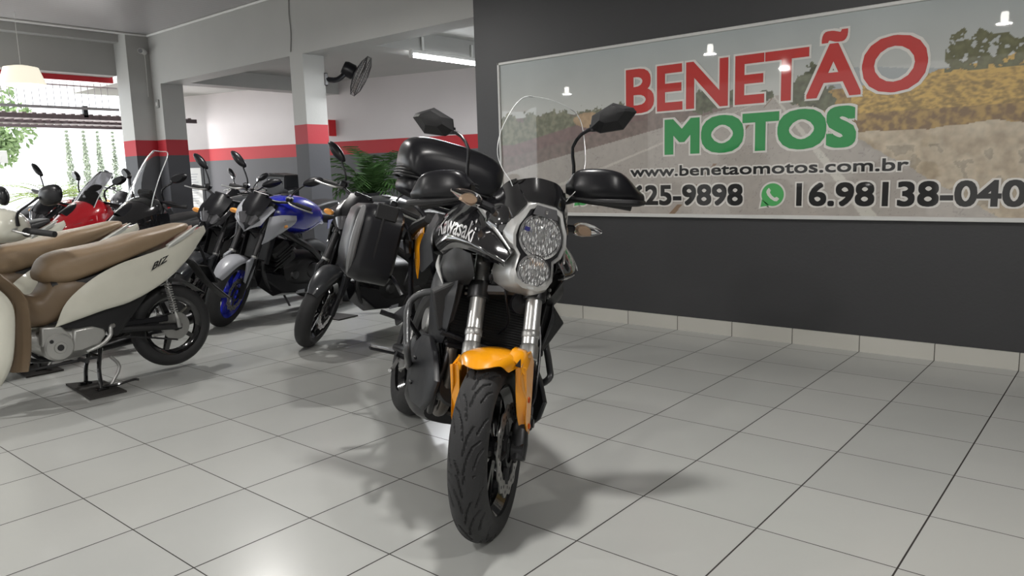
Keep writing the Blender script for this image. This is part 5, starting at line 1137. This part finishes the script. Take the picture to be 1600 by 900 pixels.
    MB().box((1.06,0,.66), (.035,.30,.24), Matrix.Rotation(-.3,3,'Y'), .008).build('radiator', PLA, B)
    for y in (-.05,.05): MB().tube([(.96,y,.60),(1.05,y,.54),(1.06,y*1.1,.42),(.97,y,.27),(.80,0,.22)], .020, 10, 4).build('exhaust_header', DKM, B)
    q = MB().loft([[(1.08,s_*.05,.30+.10*abs(s_)) for s_ in (-1,0,1)]+[(1.06,.06,.44),(1.06,-.06,.44)], [(.92,-.14,.25),(.92,0,.19),(.92,.14,.25),(.90,.13,.40),(.90,-.13,.40)], [(.50,-.13,.20),(.50,0,.165),(.50,.13,.20),(.50,.12,.33),(.50,-.12,.33)]])
    q.build('belly_pan', PLS, B, bevel=.01)
    MB().box((.72,.132,.235),(.10,.006,.03), bev=.002).build('belly_badge', LGY, B)
    MB().tube([(.50,-.08,.24),(.30,-.16,.28),(.08,-.19,.40)], [.03,.05,.05], 14, 3).build('muffler', DKM, B)
    MB().tube([(.52,.11,.30),(.53,.18,.20),(.50,.30,.02)], .011, 8, 0).build('side_stand', DKM, B)
    for pts in ([(1.14,-.05,1.06),(1.18,-.06,.95),(1.12,-.07,.80),(1.05,-.06,.70)], [(1.14,.06,1.06),(1.17,.05,.92),(1.10,.04,.78)]):
        MB().tube(pts, .005, 6, 4).build('cable', PLS, B)
    return B
DGR = mat('dark_grey_paint', (.03,.032,.036), .3, coat=.6)
GLT = mat('dark_chrome', (.25,.25,.26), .2, .9)
nb = naked_bike('naked_motorcycle', 'blue and light grey naked motorcycle with bright blue front wheel in the second row', (-2.50,-.32,0), -84, 8, 27, BLU, LGY, LGY, BLW, LGY)
nd = naked_bike('naked_motorcycle', 'dark naked motorcycle standing partly behind the black pannier of the orange fendered one', (-1.20,-.36,0), -85, 13, 28, DGR, BLK, PLS, BLK, DGR)
nk = dup(nd, 'black naked motorcycle between the tall screened black scooter and the blue one', (-3.12,-.34,0), (math.radians(-8),0,math.radians(-83)))
# rubber pads under side stands
for (x, y, lab) in ((-1.93,-.93,'dark mat on the tiles behind the blue front wheel'),(-.62,-.93,'dark mat on the tiles behind the dark front wheel')):
    tag(MB().box((x,y,.006),(.40,.22,.010), Matrix.Rotation(.1,3,'Z')).build('floor_mat', MATT), lab, 'mat', 'rubber mats on the tiles')
# second line behind: cruiser with chrome bars
def cruiser(label, loc, yaw):
    B = thing('cruiser_motorcycle', label, 'motorcycle', loc, (math.radians(-7),0,math.radians(yaw)))
    make_wheel('front_wheel', B, (1.60,0,.31), .31, .055, .22, BLK, 9, 'single', (.06,), .13, n=44, m=10)
    make_wheel('rear_wheel', B, (0,0,.30), .30, .07, .20, BLK, 9, 'single', (), .1, n=44, m=10)
    for s in (-1,1):
        MB().tube([(1.60,s*.10,.31),(1.24,s*.10,.98)], .024, 12, 0).build('fork_tube', CHR, B)
        MB().tube([(.0,s*.12,.30),(.48,s*.10,.36)], .022, 10, 0).build('swingarm', PLS, B)
        MB().tube([(.82,s*.30,1.14),(.78,s*.42,1.12)], .018, 12, 0).build('grip', RUB, B)
        mr = MB().tube([(.86,s*.27,1.16),(.85,s*.27,1.26)], .006, 8, 0).build('mirror', CHR, B)
        MB().lathe([(0,.012),(.04,.010),(.050,0),(.045,-.012)], (.85,s*.30,1.27), (1,0,.1), 22).build('mirror_head', CHR, mr)
    MB().tube([(.80,-.40,1.125),(.88,-.26,1.14),(1.02,-.16,1.07),(1.12,-.10,1.0),(1.14,0,.99),(1.12,.10,1.0),(1.02,.16,1.07),(.88,.26,1.14),(.80,.40,1.125)], .0125, 12, 4).build('handlebar', CHR, B)
    MB().lathe([(.0,.06),(.06,.055),(.095,.03),(.10,0),(.08,-.07),(.02,-.11)], (1.36,0,.93), (1,0,0), 28).build('headlight', CHR, B)
    MB().body([(.50,0,.80,.05,.05,2.4),(.62,0,.82,.13,.10,2.3),(.85,0,.84,.15,.11,2.2),(1.05,0,.85,.09,.07,2.2)], 24, 4).build('fuel_tank', BLK, B)
    MB().body([(-.30,0,.72,.10,.04,2.6),(0,0,.68,.14,.06,2.6),(.25,0,.64,.15,.06,2.6),(.50,0,.72,.09,.05,2.6)], 22, 3).build('seat', SEATM, B)
    g = []
    for a in (10,45,80,115,150):
        ar = math.radians(a); g.append([(-.355*math.cos(ar), y, .30+(.36-abs(y)*.3)*math.sin(ar)) for y in (-.09,0,.09)])
    MB().surf(g, 3, 3, .005).build('rear_fender', RED, B)
    MB().body([(.38,0,.38,.12,.12,3),(.60,0,.40,.15,.16,3),(.85,0,.38,.12,.12,3)], 18, 3).build('engine_case', ALU, B)
    for x, t in ((.54,.35),(.74,-.35)):
        q = MB()
        for k in range(6): q.add(MB().box((x-.08*t*k*.3,0,.50+.035*k),(.13,.16,.018), Matrix.Rotation(-t,3,'Y')))
        q.build('cylinder', ALU, B)
    MB().tube([(.6,-.14,.36),(.2,-.17,.30),(-.35,-.18,.30)], [.022,.035,.04], 12, 3).build('exhaust', CHR, B)
    MB().tube([(.5,.10,.30),(.5,.26,.02)], .012, 8, 0).build('side_stand', DKM, B)
    return B
cruiser('black cruiser with high chrome handlebar standing behind the second row', (-7.1,2.1,0), -84)
t = naked_bike('touring_motorcycle', 'dark motorcycle with a black luggage box standing behind the blue motorcycle', (-5.85,1.48,0), -86, 6, 0, BLK, BLK, PLS, BLK, PLS, tyre_n=40)
tb = MB().box((.30,0,1.15),(.34,.42,.27), Matrix.Rotation(.05,3,'X'), .02).build('luggage_box', PLS, t)
MB().box((.30,0,1.29),(.30,.36,.02), bev=.006).build('box_lid', PLA, tb)
for s in (-1,1): MB().box((.475,s*.12,1.2),(.012,.05,.05), bev=.004).build('box_latch', ALU, tb)
MB().body([(.32,.26,1.05,.07,.09,3),(.42,.26,1.05,.075,.10,3),(.50,.26,1.04,.06,.08,3)], 18, 3).build('side_bag', PLS, t)
# farther motorcycles seen against the daylight
far = dup(nd, 'grey motorcycle in the glare at the left edge, farthest from the column', (-9.3,-1.7,0), (math.radians(-7),0,math.radians(-95)), 'motorcycles in the daylight')
for loc, yaw, lab in (((-7.6,-1.35,0),-80,'motorcycle with raised handlebar and mirrors behind the white scooter, against the daylight'),
                      ((-9.9,1.5,0),-70,'motorcycle parked outside between the red scooter and the corner column')):
    dup(nd, lab, loc, (math.radians(-7),0,math.radians(yaw)), 'motorcycles in the daylight', swap={'dark_grey_paint': mat('pale_silver_paint', (.35,.36,.37), .3, coat=.5)})
dup(nd, 'black and red motorcycle whose handlebar rises left of the red scooter', (-5.72,-.80,0), (math.radians(-8),0,math.radians(-86)), 'motorcycles in the daylight', swap={'dark_grey_paint': TRED})
